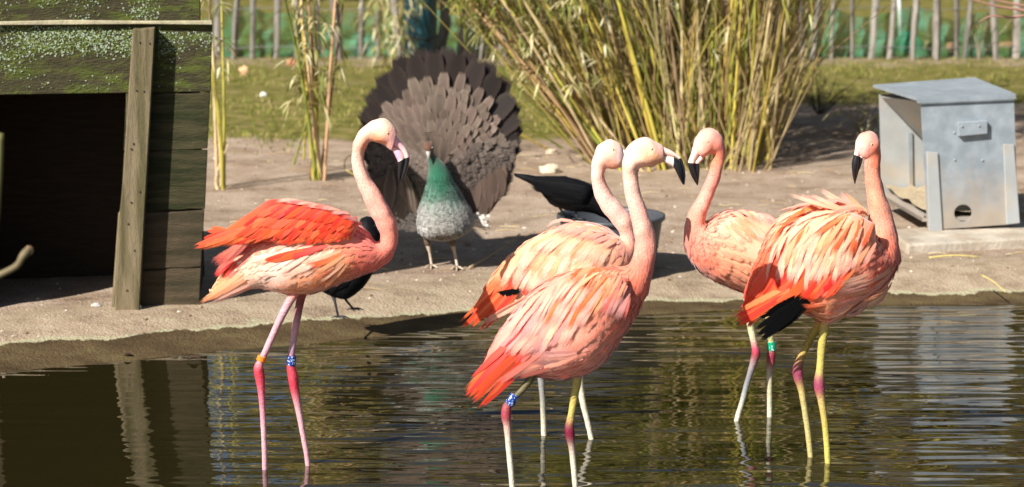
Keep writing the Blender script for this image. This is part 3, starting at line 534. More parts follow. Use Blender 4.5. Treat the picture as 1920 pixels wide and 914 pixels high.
# ------------------------------------------------------------------ peahen
def peahen():
    rng = random.Random(11)
    base = G(832, 503); Y = base.y
    t = thing('peahen', base, 'brown peahen fanning its tail upright, green neck and grey breast, facing the pond', 'peahen')
    body = [(812, 450, 846, 450, 1.2, .0), (792, 440, 868, 440, 1.25, .02), (781, 425, 886, 425, 1.25, .03), (781, 408, 888, 408, 1.2, .03), (785, 390, 882, 390, 1.1, .02), (791, 372, 871, 372, 1.0, .005), (797, 354, 860, 354, .95, -.02), (801, 338, 850, 338, .95, -.04), (803, 322, 843, 322, .95, -.055), (803, 308, 834, 308, 1, -.065), (802, 297, 822, 297, 1.05, -.075), (797, 288, 814, 288, 1.15, -.085), (793, 279, 813, 279, 1.3, -.09), (795, 271, 812, 271, 1.3, -.085), (800, 265, 808, 265, 1.2, -.08)]
    seg = 20; vs, fs, n = loft(body, Y, 5, seg)
    an = anchors([(803, 272, (98, 60, 44)), (803, 285, (108, 72, 54)), (806, 300, (28, 84, 64)), (820, 325, (32, 104, 76)), (828, 345, (48, 112, 86)), (815, 360, (88, 128, 108)), (845, 365, (90, 120, 105)), (830, 385, (140, 142, 134)), (795, 400, (160, 156, 148)), (870, 400, (156, 150, 142)), (830, 415, (150, 144, 137)), (830, 440, (120, 108, 98)), (785, 425, (185, 180, 172))])
    cols = []
    for v in vs:
        px, py = PX(v); c = idw(an, px, py); sc = noise.noise(Vector((v.x * 45, v.y * 45, v.z * 110)))
        k = (1 - max(0, sc) * 1.3) if py > 335 else 1 - max(0, sc) * .4
        cols.append(tuple(x * max(.3, k) for x in c))
    obj('body', vs, fs, M['plumage'], t, True, cols)
    bv = bvh_of([(vs, fs)])
    # scalloped breast feathers
    mb = MB(); s = Y / F
    for _ in range(2200):
        py = rng.uniform(330, 446); px = rng.uniform(782, 888)
        p, nn = hit(bv, px, py)
        if p is None: continue
        tt = Vector((0, 0, -1)); tt = (tt - nn * tt.dot(nn)).normalized(); u = nn.cross(tt)
        c = idw(an, px, py); f = rng.choice((.5, .85, 1.0, 1.1) if py > 350 else (.8, 1, 1.15)); c = tuple(x * f for x in c)
        V = []
        L_, w_ = 12 * s, 8 * s
        for x, ww, z in ((0, .6, 0), (.6, 1, .002), (1, .6, .002)):
            for j in (-1, 0, 1): V.append(p + tt * x * L_ + u * j * ww * w_ * .5 + nn * (.001 + z)); mb.fe.append((x, abs(j), px))
        mb.n += [nn] * 9
        mb.add(V, [(k, k + 3, k + 4, k + 1) for k in (0, 1, 3, 4)], c)
    mb.build('breast_feathers', M['down'], t, True)['kind'] = 'stuff'
    # face: pale patches, eyes, bill, crest
    for px, sd in ((796.5, -1), (810, 1)):
        p = W(px, 279, Y - .105); v, f = ball(p, .0085, 8, 6); 
        v = [p + Vector(((q - p).x * .45, (q - p).y, (q - p).z * 1.5)) for q in v]
        e = obj('face_patch', v, f, mat('white_face', lin((225, 220, 215)), .7), t)
        v, f = ball(p + Vector((sd * .003, -.006, .001)), .004, 8, 6); obj('eye', v, f, M['eye_dark'], e)
    v, f, _ = loft([(798, 284, 808, 284, 1, -.115), (799.5, 290, 807, 290, 1, -.125), (801.5, 297, 805.5, 297, 1, -.128), (803, 301, 804, 301, 1, -.125)], Y, 3, 10)
    obj('bill', v, f, mat('horn_bill', lin((165, 160, 150)), .4, spec=.5), t)
    mb = MB()
    for k in range(9):
        a = (k - 4) * .05; p0 = W(803 + (k - 4) * .4, 266, Y - .085); p1 = p0 + Vector((math.sin(a) * .05, .01, .045))
        v, f = tube([p0, p0.lerp(p1, .6), p1], [.0008] * 3, 4); mb.add(v, f)
        v, f = ball(p1, .0028, 6, 4); mb.add(v, f)
    mb.build('crest', mat('crest_brown', lin((70, 60, 50)), .8), t)
    # legs with feet
    lm = mat('peahen_leg', lin((190, 170, 150)), .6, .2, 80)
    for x0, x1, yt, yb, dy in ((800, 809, 438, 501, .0), (846, 857, 436, 504, -.03)):
        p = [W(x0 + (1 if x0 < 820 else 0), yt, Y + .03), W(x0 + 1, yt + 18, Y + .02), W((x0 * .4 + x1 * .6), (yt * .45 + yb * .55), Y + .03)]
        ft = G(x1, yb) + Vector((0, 0, .004))
        vs2, fs2 = tube(p + [ft + Vector((0, .01, .01)), ft], [.024, .015, .0075, .007, .008], 8)
        mb = MB(); mb.add(vs2, fs2)
        for a, L_ in ((-.5, .07), (0, .085), (.5, .07), (math.pi, .03)):
            d = Vector((math.sin(a), -math.cos(a), 0)); pp = [ft + d * .004 + Vector((0, 0, .006)), ft + d * L_ * .6 + Vector((0, 0, .007)), ft + d * L_ + Vector((0, 0, .002))]
            v, f = tube(pp, [.007, .0055, .002], 6); mb.add(v, f)
        lg = mb.build('leg', lm, t, True)
        v, f = tube([p[0], p[1], p[2].lerp(p[1], .35)], [.024, .016, .009], 8); obj('thigh_feathers', v, f, mat('thigh_brown', lin((96, 80, 64)), .85, .3, 60), lg)
    # the raised fan: a dish of feathers round a centre behind the rump
    fan = link('fan', mesh('fan_base', *loft([(760, 300, 890, 300, .12, .17), (745, 330, 905, 330, .14, .16), (750, 370, 900, 370, .18, .14), (790, 415, 870, 415, .25, .1)], Y, 3, 14)[:2], [mat('fan_down', lin((92, 78, 70)), .9, .3, 30)]), t)
    cx, cy = 826, 318
    def rim(a):                                       # a from straight up, clockwise, radians -> silhouette radius in px
        up = math.cos(a)
        return 130 + (92 * max(0, up) ** 1.3 if up > 0 else -30 * up * up)
    def fan_f(a, r0, r1, wpx, mats, shape, dy0, dy1, dz, nm):
        e = rim(a); s_, c_ = math.sin(a), -math.cos(a)
        p0 = W(cx + s_ * r0 * e, cy + c_ * r0 * e, Y + dy0); p1 = W(cx + s_ * r1 * e, cy + c_ * r1 * e, Y + dy1)
        place_feather(nm, rng.choice(mats), shape, p0, p1, Vector((0, -1, .1)), wpx * s, dz, fan)
    n1 = 20
    for lay, (r1, off) in enumerate(((1.09, 0), (1.05, .5))):
        for i in range(n1):
            a = R(-112 + 224 * (i + off) / (n1 - .5)) + rng.uniform(-.02, .02)
            fan_f(a, .2, r1 * rng.uniform(.985, 1.01), 46, ['pea_dark'], 'round', .16, .15 + .03 * (1 - lay), .008, 'tail_feather')
    rowsf = [(.82, 32, 19, ['pea_grey', 'pea_mid']), (.76, 32, 20, ['pea_grey']), (.69, 32, 20, ['pea_grey', 'pea_grey', 'pea_mid']), (.62, 30, 19, ['pea_grey', 'pea_mid']), (.54, 28, 19, ['pea_grey', 'pea_mid']), (.46, 26, 18, ['pea_mid', 'pea_grey']), (.37, 22, 18, ['pea_mid', 'pea_grey']), (.28, 18, 18, ['pea_mid', 'pea_grey'])]
    for k, (r1, cnt, wp, ms) in enumerate(rowsf):
        for i in range(cnt):
            a = R(-138 + 276 * (i + .5 * (k % 2)) / (cnt - .5)) + rng.uniform(-.05, .05)
            fan_f(a, max(.02, r1 - .4), r1 * rng.uniform(.94, 1.06), wp * rng.uniform(1.1, 1.4), ms, 'round', .135 - .010 * k, .128 - .0125 * k + rng.uniform(-.004, .004), rng.uniform(.004, .010), 'covert_feather')
    # fluffy small contour feathers low on the fan
    mb = MB()
    for _ in range(1500):
        a = rng.uniform(R(-165), R(165)); e = rim(a); rr = math.sqrt(rng.random()) * (.38 + .3 * rng.random() ** 2 if abs(a) < 1.2 else .97)
        if abs(a) < 1.0: continue
        if 1.75 < a < 2.5 and rr > .62: continue
        px, py = cx + math.sin(a) * rr * e, cy - math.cos(a) * rr * e
        p = W(px, py, Y + .018 + .085 * rr + rng.uniform(-.004, .004)); d = Vector((math.sin(a), 0, math.cos(a))); d = (d + Vector((rng.uniform(-.3, .3), -.06, rng.uniform(-.3, .3)))).normalized()
        u = Vector((0, -1, 0)).cross(d).normalized(); c = lin(rng.choice(((106, 92, 82), (112, 98, 88), (100, 87, 77), (94, 81, 72)))); V = []
        L_, w_ = rng.uniform(18, 28) * s, rng.uniform(14, 19) * s
        for x, ww, z in ((0, .5, 0), (.5, 1, .003), (.85, .9, .004), (1, .6, .002)):
            for j in (-1, 0, 1): V.append(p + d * (x - .5) * L_ + u * j * ww * w_ * .5 + Vector((0, -z, 0))); mb.fe.append((x, abs(j), px))
        mb.n += [Vector((d.x * .25, -1, d.z * .25 + .1)).normalized()] * 12
        mb.add(V, [(k, k + 3, k + 4, k + 1) for k in (0, 1, 3, 4, 6, 7)], c)
    mb.build('contour_feathers', M['down'], t, True)['kind'] = 'stuff'
    # dropped wings
    for wst, rws in (([(905, 295, 935, 300, .1, .1), (880, 325, 955, 325, .1, .08), (868, 360, 943, 362, .12, .07), (872, 392, 920, 398, .15, .07), (890, 414, 900, 415, .2, .07)], ([(890, 330), (940, 315)], [(876, 398), (905, 412), (940, 365)])),
                     ([(740, 310, 725, 330, .2, .06), (770, 335, 700, 340, .25, .05), (785, 375, 718, 365, .25, .04), (785, 405, 745, 395, .25, .05), (770, 420, 762, 418, .2, .06)], ([(755, 315), (730, 320)], [(782, 410), (755, 415), (728, 385)]))):
        v, f, _ = loft(wst, Y, 3, 12); wo = obj('wing', v, f, mat('wing_brown', lin((96, 76, 62)), .85, .25, 30), t)
        b2 = bvh_of([(v, f)])
        feather_row(b2, Y + .03, wo, 'feather', rws[0], rws[1], 9, 22, ['pea_wing'] if wst[0][0] > 830 else ['pea_mid'], 'long', .006, 2, rng)
    # white under-rump fluff showing beside the breast
    mb = MB()
    for _ in range(160):
        sd = rng.random() < .7
        px, py = (rng.uniform(755, 790), rng.uniform(404, 430)) if sd else (rng.uniform(880, 905), rng.uniform(405, 425))
        p = W(px, py, Y + .03 + rng.uniform(0, .03)); d = Vector((-.8 if sd else .8, rng.uniform(-.3, .1), rng.uniform(-.3, .5))).normalized(); u = d.cross(Vector((0, -1, 0))).normalized()
        if u.cross(d).y > 0: u = -u
        V = []
        for x in (0, .6, 1):
            for j in (-1, 0, 1): V.append(p + d * (.05 * x) + u * (j * .010) + Vector((0, -.008 * x, 0))); mb.fe.append((x, abs(j), px))
        mb.add(V, [(k, k + 1, k + 4, k + 3) for k in (0, 1, 3, 4)], lin((205, 196, 186)))
    mb.build('rump_fluff', M['down'], t, True)['kind'] = 'stuff'
peahen()

# ------------------------------------------------------------------ crows
def crow(label, fx, fy, stations, Y, bill, legs, feathers, eye, z=0):
    base = G(fx, fy) if z == 0 else Vector((W(fx, fy, Y)))
    t = thing('crow', base, label, 'crow', 'crows foraging by the pond')
    vs, fs, n = loft(stations, Y, 5, 18); relief(vs, n, 18, .004, 40)
    bd = obj('body', vs, fs, M['crow'], t)
    v, f, _ = loft(bill, Y, 3, 8); obj('bill', v, f, M['bill_black'], t)
    p = W(eye[0], eye[1], Y - eye[2]); v, f = ball(p, .005, 8, 6); obj('eye', v, f, M['eye_dark'], t)
    for top, mid, foot, dr in legs:
        mb = MB(); v, f = tube([top, mid, foot + Vector((0, 0, .008))], [.016, .006, .0055], 8); mb.add(v, f)
        for a, L_ in ((-.5, .04), (0, .05), (.5, .04), (math.pi, .03)):
            a += dr; d = Vector((math.cos(a), math.sin(a), 0))
            v, f = tube([foot + Vector((0, 0, .007)), foot + d * L_ * .6 + Vector((0, 0, .008)), foot + d * L_ + Vector((0, 0, .001))], [.0055, .004, .0015], 6); mb.add(v, f)
        mb.build('leg', M['crow_leg'], t, True)
    bv = bvh_of([(vs, fs)])
    v, f, _ = loft(feathers[0], Y, 3, 10); wo = obj('wing', v, f, M['crow'], t)
    feather_row(bvh_of([(vs, fs), (v, f)]), Y, wo, 'feather', *feathers[1:3], 9, 12, ['black'], 'long', .004, 3)
    return t
Yc = G(645, 594).y
crow('black crow standing on the bank half hidden behind the scarlet winged flamingo', 645, 594,
     [(596, 536, 602, 546, .4), (610, 524, 622, 556, .6), (632, 500, 652, 560, .85), (652, 468, 688, 532, .95), (664, 440, 712, 480, .95), (670, 425, 714, 445, .95), (676, 412, 708, 425, .95), (686, 406, 698, 408, .8)], Yc,
     [(708, 422, 708, 440, .8, -.01), (722, 428, 720, 440, .6, -.01), (738, 438, 737, 441, .4, -.01)],
     [(W(622, 545, Yc), W(628, 566, Yc), G(634, 597), 0), (W(640, 545, Yc + .05), W(650, 565, Yc + .06), G(662, 582), 0)],
     ([(650, 480, 680, 500, .3, -.07), (632, 505, 650, 540, .3, -.07), (605, 535, 612, 548, .2, -.03)], [(660, 480), (670, 500)], [(600, 540), (618, 552)]), (703, 424, .055))
# the tub and the crow perched on its rim
tub_c = G(1145, 508); Yt = tub_c.y; st_ = Yt / F
tr_ = 101 * st_; th_ = .29
tt_ = thing('feed_tub', tub_c, 'dark grey round plastic tub standing on the sandy bank', 'tub')
mt = mat('grey_plastic', (.06, .064, .072), .45, .15, 30, spec=.4, second=(.10, .09, .08), sscale=5, sharp=(.55, .75))
prof = [(0, .004), (.80, 0), (.82, .01), (.965, .90), (.965, .93), (1.02, .93), (1.02, 1.0), (.955, 1.0), (.94, .93), (.80, .05), (0, .04)]
vs, fs = [], []; sg = 40
for r, z in prof:
    for k in range(sg): vs.append(tub_c + Vector((r * tr_ * math.cos(2 * math.pi * k / sg), r * tr_ * math.sin(2 * math.pi * k / sg), z * th_)))
for i in range(len(prof) - 1):
    for k in range(sg): fs.append((i * sg + k, i * sg + (k + 1) % sg, (i + 1) * sg + (k + 1) % sg, (i + 1) * sg + k))
obj('bucket_shell', vs, fs, mt, tt_, True)
vs, fs = [], []
for r, z in ((0, .45), (.6, .46), (.9, .44)):
    for k in range(sg): vs.append(tub_c + Vector((r * tr_ * math.cos(2 * math.pi * k / sg), r * tr_ * math.sin(2 * math.pi * k / sg), z * th_ + random.uniform(-.006, .006))))
for i in range(2):
    for k in range(sg): fs.append((i * sg + k, i * sg + (k + 1) % sg, (i + 1) * sg + (k + 1) % sg, (i + 1) * sg + k))
obj('feed', vs, fs, mat('grain', lin((170, 140, 95)), .9, .4, 150), tt_)
Yk = tub_c.y - tr_ * .72
rimz = tub_c.z + th_ + .002
def on_rim(px): 
    p = W(px, 395, Yk); x = p.x; dx = x - tub_c.x; dy = math.sqrt(max(0, (tr_ * .99) ** 2 - dx * dx)); return Vector((x, tub_c.y - dy, rimz))
r1, r2 = on_rim(1062), on_rim(1082)
Yk = (r1.y + r2.y) / 2
crow('black crow leaning head first into the dark tub with its tail raised', 1072, 398,
     [(963, 325, 965, 331, .5), (985, 327, 980, 338, 1.3), (1008, 330, 1000, 349, 1.2), (1030, 330, 1018, 366, .85), (1060, 331, 1035, 385, .85), (1095, 340, 1068, 396, .9), (1125, 354, 1105, 399, .9), (1148, 368, 1135, 410, .9), (1164, 384, 1146, 420, .95), (1170, 400, 1152, 425, .9), (1166, 414, 1160, 424, .7)], Yk,
     [(1168, 408, 1158, 424, .7), (1170, 424, 1164, 432, .6), (1172, 442, 1170, 443, .4)],
     [(W(1050, 380, Yk - .03), W(1046, 386, Yk - .03), r1, .3), (W(1075, 385, Yk + .03), W(1078, 390, Yk + .02), r2, .3)],
     ([(1110, 350, 1100, 385, .3, -.06), (1060, 340, 1045, 380, .3, -.065), (1000, 334, 996, 346, .2, -.02)], [(1100, 350), (1085, 380)], [(990, 335), (1010, 355)]), (1162, 398, .05), 1)

# ------------------------------------------------------------------ ground and pond
shore_px = [(-900, 800), (-500, 756), (-200, 722), (0, 699), (190, 683), (380, 662), (560, 648), (760, 626), (880, 612), (1200, 592), (1400, 580), (1600, 574), (1900, 570), (2200, 562), (2700, 556)]
shore = [G(x, y, WZ) for x, y in shore_px]
def sm(a, b, x): t = min(1, max(0, (x - a) / (b - a))); return t * t * (3 - 2 * t)
def shore_y(x):
    if x <= shore[0].x: return shore[0].y + (shore[0].x - x) * -.2
    for a, b in zip(shore, shore[1:]):
        if x <= b.x: return a.y + (b.y - a.y) * (x - a.x) / (b.x - a.x)
    return shore[-1].y
def lipw(x): return .62 + .16 * noise.noise(Vector((x * .7, 3, 0)))
bm_c = G(1290, 282)
def hgt(x, y):
    s = y - shore_y(x); lw = lipw(x)
    if s < 0: return WZ + s * .5 if s > -.9 else WZ - .45
    h = WZ + (0 - WZ) * (sm(-.15, 1, s / lw) - sm(-.15, 1, 0)) / (1 - sm(-.15, 1, 0))
    far = sm(.3, 1.2, s)
    h += far * (.010 * noise.noise(Vector((x * 2.1, y * 2.1, 0))) + .006 * noise.noise(Vector((x * 9, y * 9, 4))))
    h += far * .09 * math.exp(-(((x - bm_c.x - .75) / .9) ** 2 + ((y - bm_c.y - .6) / .7) ** 2))   # soil heaped at the bamboo
    return h
xs = [-120, -60, -30, -16, -9] + [-6 + .075 * i for i in range(161)] + [9, 16, 30, 60, 120]
ss = [-6, -3, -1.5, -.9, -.5, -.25] + [-.1 + .03 * i for i in range(30)] + [.85 + .075 * i for i in range(70)] + [6.2 + .2 * i for i in range(45)] + [16, 18, 21, 26, 34, 50, 80, 150, 300]
vs, fs, cl = [], [], []
def grass_at(x, y):
    y0 = 16.9 if x < .3 else 16.9 + 2.4 * sm(.3, 2.5, x)
    g = sm(y0 - .5, y0 + .7, y + .5 * noise.noise(Vector((x * 1.3, y * 1.3, 7)))) * (1 - .2 * sm(22.4, 23.2, y) * (1 - sm(24.5, 25.5, y)))
    return g
for s in ss:
    for x in xs:
        y = shore_y(x) + s; vs.append(Vector((x, y, hgt(x, y))))
        lw = lipw(x); edge = (.40 - .19 * sm(-1.1, .3, x)) * lw + .05 * noise.noise(Vector((x * 3.5, y * 1.5, 9)))
        cl.append((grass_at(x, y), 1 - sm(.9 * lw, 1.6 * lw, s), 1 - sm(edge - .1, edge + .1, s)))
nx = len(xs)
for i in range(len(ss) - 1):
    for j in range(nx - 1): fs.append((i * nx + j, i * nx + j + 1, (i + 1) * nx + j + 1, (i + 1) * nx + j))
gm = bpy.data.materials.new('soil_and_lawn'); gm.use_nodes = True
t = gm.node_tree; N = t.nodes; L = t.links; P = N['Principled BSDF']; P.inputs['Specular IOR Level'].default_value = .15
at = N.new('ShaderNodeAttribute'); at.attribute_name = 'Col'; sx = N.new('ShaderNodeSeparateColor'); L.new(at.outputs['Color'], sx.inputs[0])
tc = N.new('ShaderNodeTexCoord')
def nz(scale, detail=6, stretch=None, rough=.6):
    n = N.new('ShaderNodeTexNoise'); n.inputs['Scale'].default_value = scale; n.inputs['Detail'].default_value = detail; n.inputs['Roughness'].default_value = rough
    if stretch:
        mp = N.new('ShaderNodeMapping'); mp.inputs['Scale'].default_value = stretch; L.new(tc.outputs['Object'], mp.inputs[0]); L.new(mp.outputs[0], n.inputs['Vector'])
    else: L.new(tc.outputs['Object'], n.inputs['Vector'])
    return n.outputs[0]
def ramp(v, stops):
    c = N.new('ShaderNodeValToRGB'); c.color_ramp.elements[0].position = stops[0][0]; c.color_ramp.elements[0].color = (*stops[0][1], 1)
    c.color_ramp.elements[1].position = stops[-1][0]; c.color_ramp.elements[1].color = (*stops[-1][1], 1)
    for p_, q in stops[1:-1]: e = c.color_ramp.elements.new(p_); e.color = (*q, 1)
    L.new(v, c.inputs[0]); return c.outputs[0]
def mixc(f, a, b):
    m = N.new('ShaderNodeMix'); m.data_type = 'RGBA'; L.new(f, m.inputs['Factor'])
    for k, q in (('A', a), ('B', b)):
        if isinstance(q, tuple): m.inputs[k].default_value = (*q, 1)
        else: L.new(q, m.inputs[k])
    return m.outputs['Result']
def thr(v, add, lo, hi):
    a = N.new('ShaderNodeMath'); a.operation = 'ADD'; L.new(v, a.inputs[0]); L.new(add, a.inputs[1])
    m = N.new('ShaderNodeMapRange'); m.inputs['From Min'].default_value = lo; m.inputs['From Max'].default_value = hi; L.new(a.outputs[0], m.inputs[0]); return m.outputs[0]
soil = ramp(nz(3.2, 9, None, .7), [(.28, lin((108, 88, 70))), (.42, lin((154, 132, 111))), (.58, lin((178, 157, 136))), (.8, lin((192, 175, 156)))])
grit = ramp(nz(90, 3), [(.38, (.35, .30, .26)), (.5, (1, 1, 1)), (.68, (1, 1, 1)), (.74, (1.5, 1.45, 1.4))])
mu = N.new('ShaderNodeMix'); mu.data_type = 'RGBA'; mu.blend_type = 'MULTIPLY'; mu.inputs['Factor'].default_value = .55; L.new(soil, mu.inputs['A']); L.new(grit, mu.inputs['B']); soil = mu.outputs['Result']
conc = ramp(nz(5, 9, (1, 1.5, 1), .7), [(.3, lin((122, 104, 84))), (.5, lin((160, 140, 116))), (.75, lin((180, 162, 138)))])
algae = ramp(nz(4, 5, (1, 2, 1)), [(.3, lin((64, 50, 32))), (.55, lin((88, 72, 48))), (.75, lin((104, 92, 60)))])
green = ramp(nz(6, 8), [(.3, lin((76, 74, 30))), (.5, lin((112, 106, 50))), (.7, lin((144, 126, 84)))])
c = mixc(thr(sx.outputs[1], nz(7, 6), .85, 1.1), soil, conc)
pale = mixc(thr(sx.outputs[2], nz(6, 7, (1.2, 3, 1)), .62, .74), c, lin((168, 160, 128)))
c = mixc(thr(sx.outputs[2], nz(7, 9, (1.6, .6, 1), .72), .82, .90), pale, algae)
c = mixc(thr(sx.outputs[0], nz(2.6, 8, None, .7), 1.16, 1.40), c, green)
L.new(c, P.inputs['Base Color']); P.inputs['Roughness'].default_value = .9
hb = N.new('ShaderNodeMath'); hb.operation = 'ADD'; L.new(nz(14, 8, None, .7), hb.inputs[0]); L.new(nz(70, 4), hb.inputs[1])
b = N.new('ShaderNodeBump'); b.inputs['Strength'].default_value = .9; b.inputs['Distance'].default_value = .013; L.new(hb.outputs[0], b.inputs['Height']); L.new(b.outputs[0], P.inputs['Normal'])
go = obj('ground', vs, fs, gm, None, True, cl); go['kind'] = 'structure'

wm = bpy.data.materials.new('pond_water'); wm.use_nodes = True
t = wm.node_tree; N = t.nodes; L = t.links; P = N['Principled BSDF']; tc = N.new('ShaderNodeTexCoord')
P.inputs['Base Color'].default_value = (.016, .0125, .0038, 1); P.inputs['Roughness'].default_value = .015; P.inputs['IOR'].default_value = 1.85
def wv(scale, stretch, det=2):
    mp = N.new('ShaderNodeMapping'); mp.inputs['Scale'].default_value = stretch; mp.inputs['Rotation'].default_value = (0, 0, R(4)); L.new(tc.outputs['Object'], mp.inputs[0])
    n = N.new('ShaderNodeTexNoise'); n.inputs['Scale'].default_value = scale; n.inputs['Detail'].default_value = det; n.inputs['Distortion'].default_value = .3; L.new(mp.outputs[0], n.inputs['Vector']); return n.outputs[0]
a1, a2, a3 = wv(1, (1.3, 7.5, 1), 1), wv(1, (4, 22, 1), 0), wv(.45, (1, 1.3, 1), 1)
ad = N.new('ShaderNodeMath'); ad.operation = 'MULTIPLY_ADD'; L.new(a2, ad.inputs[0]); ad.inputs[1].default_value = .16; L.new(a1, ad.inputs[2])
cm = N.new('ShaderNodeMapRange'); cm.inputs['From Min'].default_value = .35; cm.inputs['From Max'].default_value = .62; cm.inputs['To Min'].default_value = .45; L.new(a3, cm.inputs[0])
gx = N.new('ShaderNodeSeparateXYZ'); L.new(tc.outputs['Object'], gx.inputs[0])
calm = N.new('ShaderNodeMapRange'); calm.inputs['From Min'].default_value = -1.5; calm.inputs['From Max'].default_value = -.5; calm.inputs['To Min'].default_value = .22; calm.inputs['To Max'].default_value = 1; L.new(gx.outputs[0], calm.inputs[0])
m1 = N.new('ShaderNodeMath'); m1.operation = 'MULTIPLY'; L.new(cm.outputs[0], m1.inputs[0]); L.new(calm.outputs[0], m1.inputs[1])
b = N.new('ShaderNodeBump'); b.inputs['Distance'].default_value = .020; at = N.new('ShaderNodeAttribute'); at.attribute_name = 'Col'; sr = N.new('ShaderNodeSeparateColor'); L.new(at.outputs['Color'], sr.inputs[0])
m2 = N.new('ShaderNodeMath'); m2.operation = 'MULTIPLY_ADD'; L.new(sr.outputs[0], m2.inputs[0]); m2.inputs[1].default_value = 2.0; L.new(m1.outputs[0], m2.inputs[2])
hm = N.new('ShaderNodeMath'); hm.operation = 'MULTIPLY'; L.new(ad.outputs[0], hm.inputs[0]); L.new(m2.outputs[0], hm.inputs[1]); L.new(hm.outputs[0], b.inputs['Height']); L.new(b.outputs[0], P.inputs['Normal'])
wxs = [-40, -15, -6] + [-3 + .06 * i for i in range(101)] + [6, 15, 40]; wys = [-3, 3, 6] + [7 + .05 * i for i in range(110)] + [12.8, 13.4]
wlegs = [G(*q_, WZ) for q_ in ((700, 705), (720, 690), (990, 740), (985, 775), (1010, 810), (1450, 670), (1000, 700), (970, 720), (900, 655), (740, 800))]
wvs = [(x, y, WZ) for y in wys for x in wxs]; wn_ = len(wxs)
wcl = [(min(1, sum(math.exp(-(((x - q_.x) / .16) ** 2 + ((y - q_.y) / .22) ** 2)) for q_ in wlegs)), 0, 0) for x, y, _ in wvs]
wo = obj('water', wvs, [(i * wn_ + j, i * wn_ + j + 1, (i + 1) * wn_ + j + 1, (i + 1) * wn_ + j) for i in range(len(wys) - 1) for j in range(wn_ - 1)], wm, None, True, wcl); wo['kind'] = 'structure'

# ------------------------------------------------------------------ wooden shelter
wood = mat('mossy_planks', lin((66, 60, 38)), .9, .35, 7, .7, 30, stretch=(1, 1, 9), second=lin((42, 45, 20)), sscale=4, sharp=(.42, .62), rnd=.12, bdist=.012)
wood_top = mat('mossy_top_planks', lin((62, 57, 36)), .92, .35, 9, .8, 40, stretch=(1, 1, 4), second=lin((78, 84, 34)), sscale=7, sharp=(.46, .62), bdist=.014)
wood2 = mat('bare_planks', lin((86, 73, 54)), .9, .3, 8, .7, 30, stretch=(1.2, 1, 10), second=lin((60, 54, 36)), sscale=4, sharp=(.4, .65), rnd=.12, bdist=.012)
post_m = mat('weathered_batten', lin((122, 108, 82)), .85, .25, 14, .5, 40, stretch=(8, 8, .8), second=lin((90, 82, 54)), sscale=3, sharp=(.42, .6))
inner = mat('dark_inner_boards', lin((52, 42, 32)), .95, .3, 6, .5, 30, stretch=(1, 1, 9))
h0 = G(300, 573); hn = Vector((.095, -1, 0)).normalized(); hx = Vector((-hn.y, hn.x, 0)); hx = Vector((1, .095, 0)).normalized()
hut = thing('animal_shelter', h0, 'mossy wooden plank shelter with a wide dark opening at the pond edge', 'shelter')
def HP(px, py, d=0.0): return RP(px, py, h0 - hn * d, hn)      # d metres behind the front face
def plank(px_quad, d0, d1, m, name='plank', nseg=6, wob=.004, parent=hut):
    """quad px: tl, tr, br, bl; slab from depth d0 to d1 with an uneven sawn edge"""
    tl, tr, br, bl = px_quad; vs, fs = [], []; rng = random.Random(sum(int(a) for q in px_quad for a in q))
    F0 = [HP(*q, 0) for q in (tl, tr, br, bl)]
    for i in range(nseg + 1):
        f = i / nseg; a = F0[0].lerp(F0[1], f) + Vector((0, 0, rng.uniform(-wob, wob))); b = F0[3].lerp(F0[2], f) + Vector((0, 0, rng.uniform(-wob, wob)))
        o = rng.uniform(-wob, wob) * .7
        vs += [a - hn * (d0 + o), b - hn * (d0 + o), b - hn * d1, a - hn * d1]
    for i in range(nseg):
        k = i * 4; fs += [(k, k + 1, k + 5, k + 4), (k + 1, k + 2, k + 6, k + 5), (k + 2, k + 3, k + 7, k + 6), (k + 3, k, k + 4, k + 7)]
    fs += [(3, 2, 1, 0), (nseg * 4, nseg * 4 + 1, nseg * 4 + 2, nseg * 4 + 3)]
    me = mesh(name, vs, fs, m, False); o = link(name, me, parent)
    bv = o.modifiers.new('edge', 'BEVEL'); bv.width = .003; bv.segments = 1
    return o
plank([(-420, -64), (374, -64), (376, 42), (-420, 47)], -.012, .03, wood_top)                 # upper fascia
plank([(-420, 47.5), (398, 43), (395, 172), (-420, 187)], 0, .03, wood_top)                  # lintel board
plank([(236, 177), (394, 174), (389, 279), (232, 284)], .002, .03, wood)
plank([(232, 286), (389, 281.5), (384, 392), (226, 397)], .006, .034, wood)
plank([(226, 400), (383, 396), (377, 502), (220, 508)], .003, .032, wood2)
plank([(220, 509), (377, 504), (373, 585), (214, 590)], .007, .034, wood2)
plank([(-420, 189), (-12, 185), (-14, 600), (-420, 620)], .004, .034, wood2)
plank([(-420, 41), (398, 37), (399, 45), (-420, 49)], -.03, .0, mat('drip_edge', lin((170, 160, 130)), .8, .3, 20, .4, 60), 'drip_batten')
plank([(238, 180), (248, 178), (240, 290), (236, 300)], -.02, .012, post_m, 'edge_batten', 8, .006)
plank([(236, 288), (244, 286), (234, 400), (224, 405)], -.02, .012, post_m, 'edge_batten', 8, .006)
plank([(222, 398), (236, 396), (226, 583), (209, 583)], -.02, .012, post_m, 'edge_batten', 8, .006)
bt = plank([(251, 53), (292, 51), (262, 588), (216, 588)], -.085, .0, post_m, 'corner_post', 3, .002)
nl = MB()
for px, py in ((262, 80), (281, 82), (256, 170), (270, 172), (250, 270), (246, 280), (262, 360), (240, 420), (252, 470), (238, 545), (246, 380)):
    p = HP(px, py, -.0865); v, f = ball(p, .005, 6, 4); nl.add(v, f)
nl.build('nail', mat('rust_nail', (.05, .035, .025), .7), bt)
DEP = .74
def boxw(p0, ax, ay, az, name, m, parent=hut):
    vs = [p0, p0 + ax, p0 + ax + az, p0 + az, p0 + ay, p0 + ax + ay, p0 + ax + ay + az, p0 + az + ay]
    return link(name, mesh(name, vs, BOXF, m, False), parent)
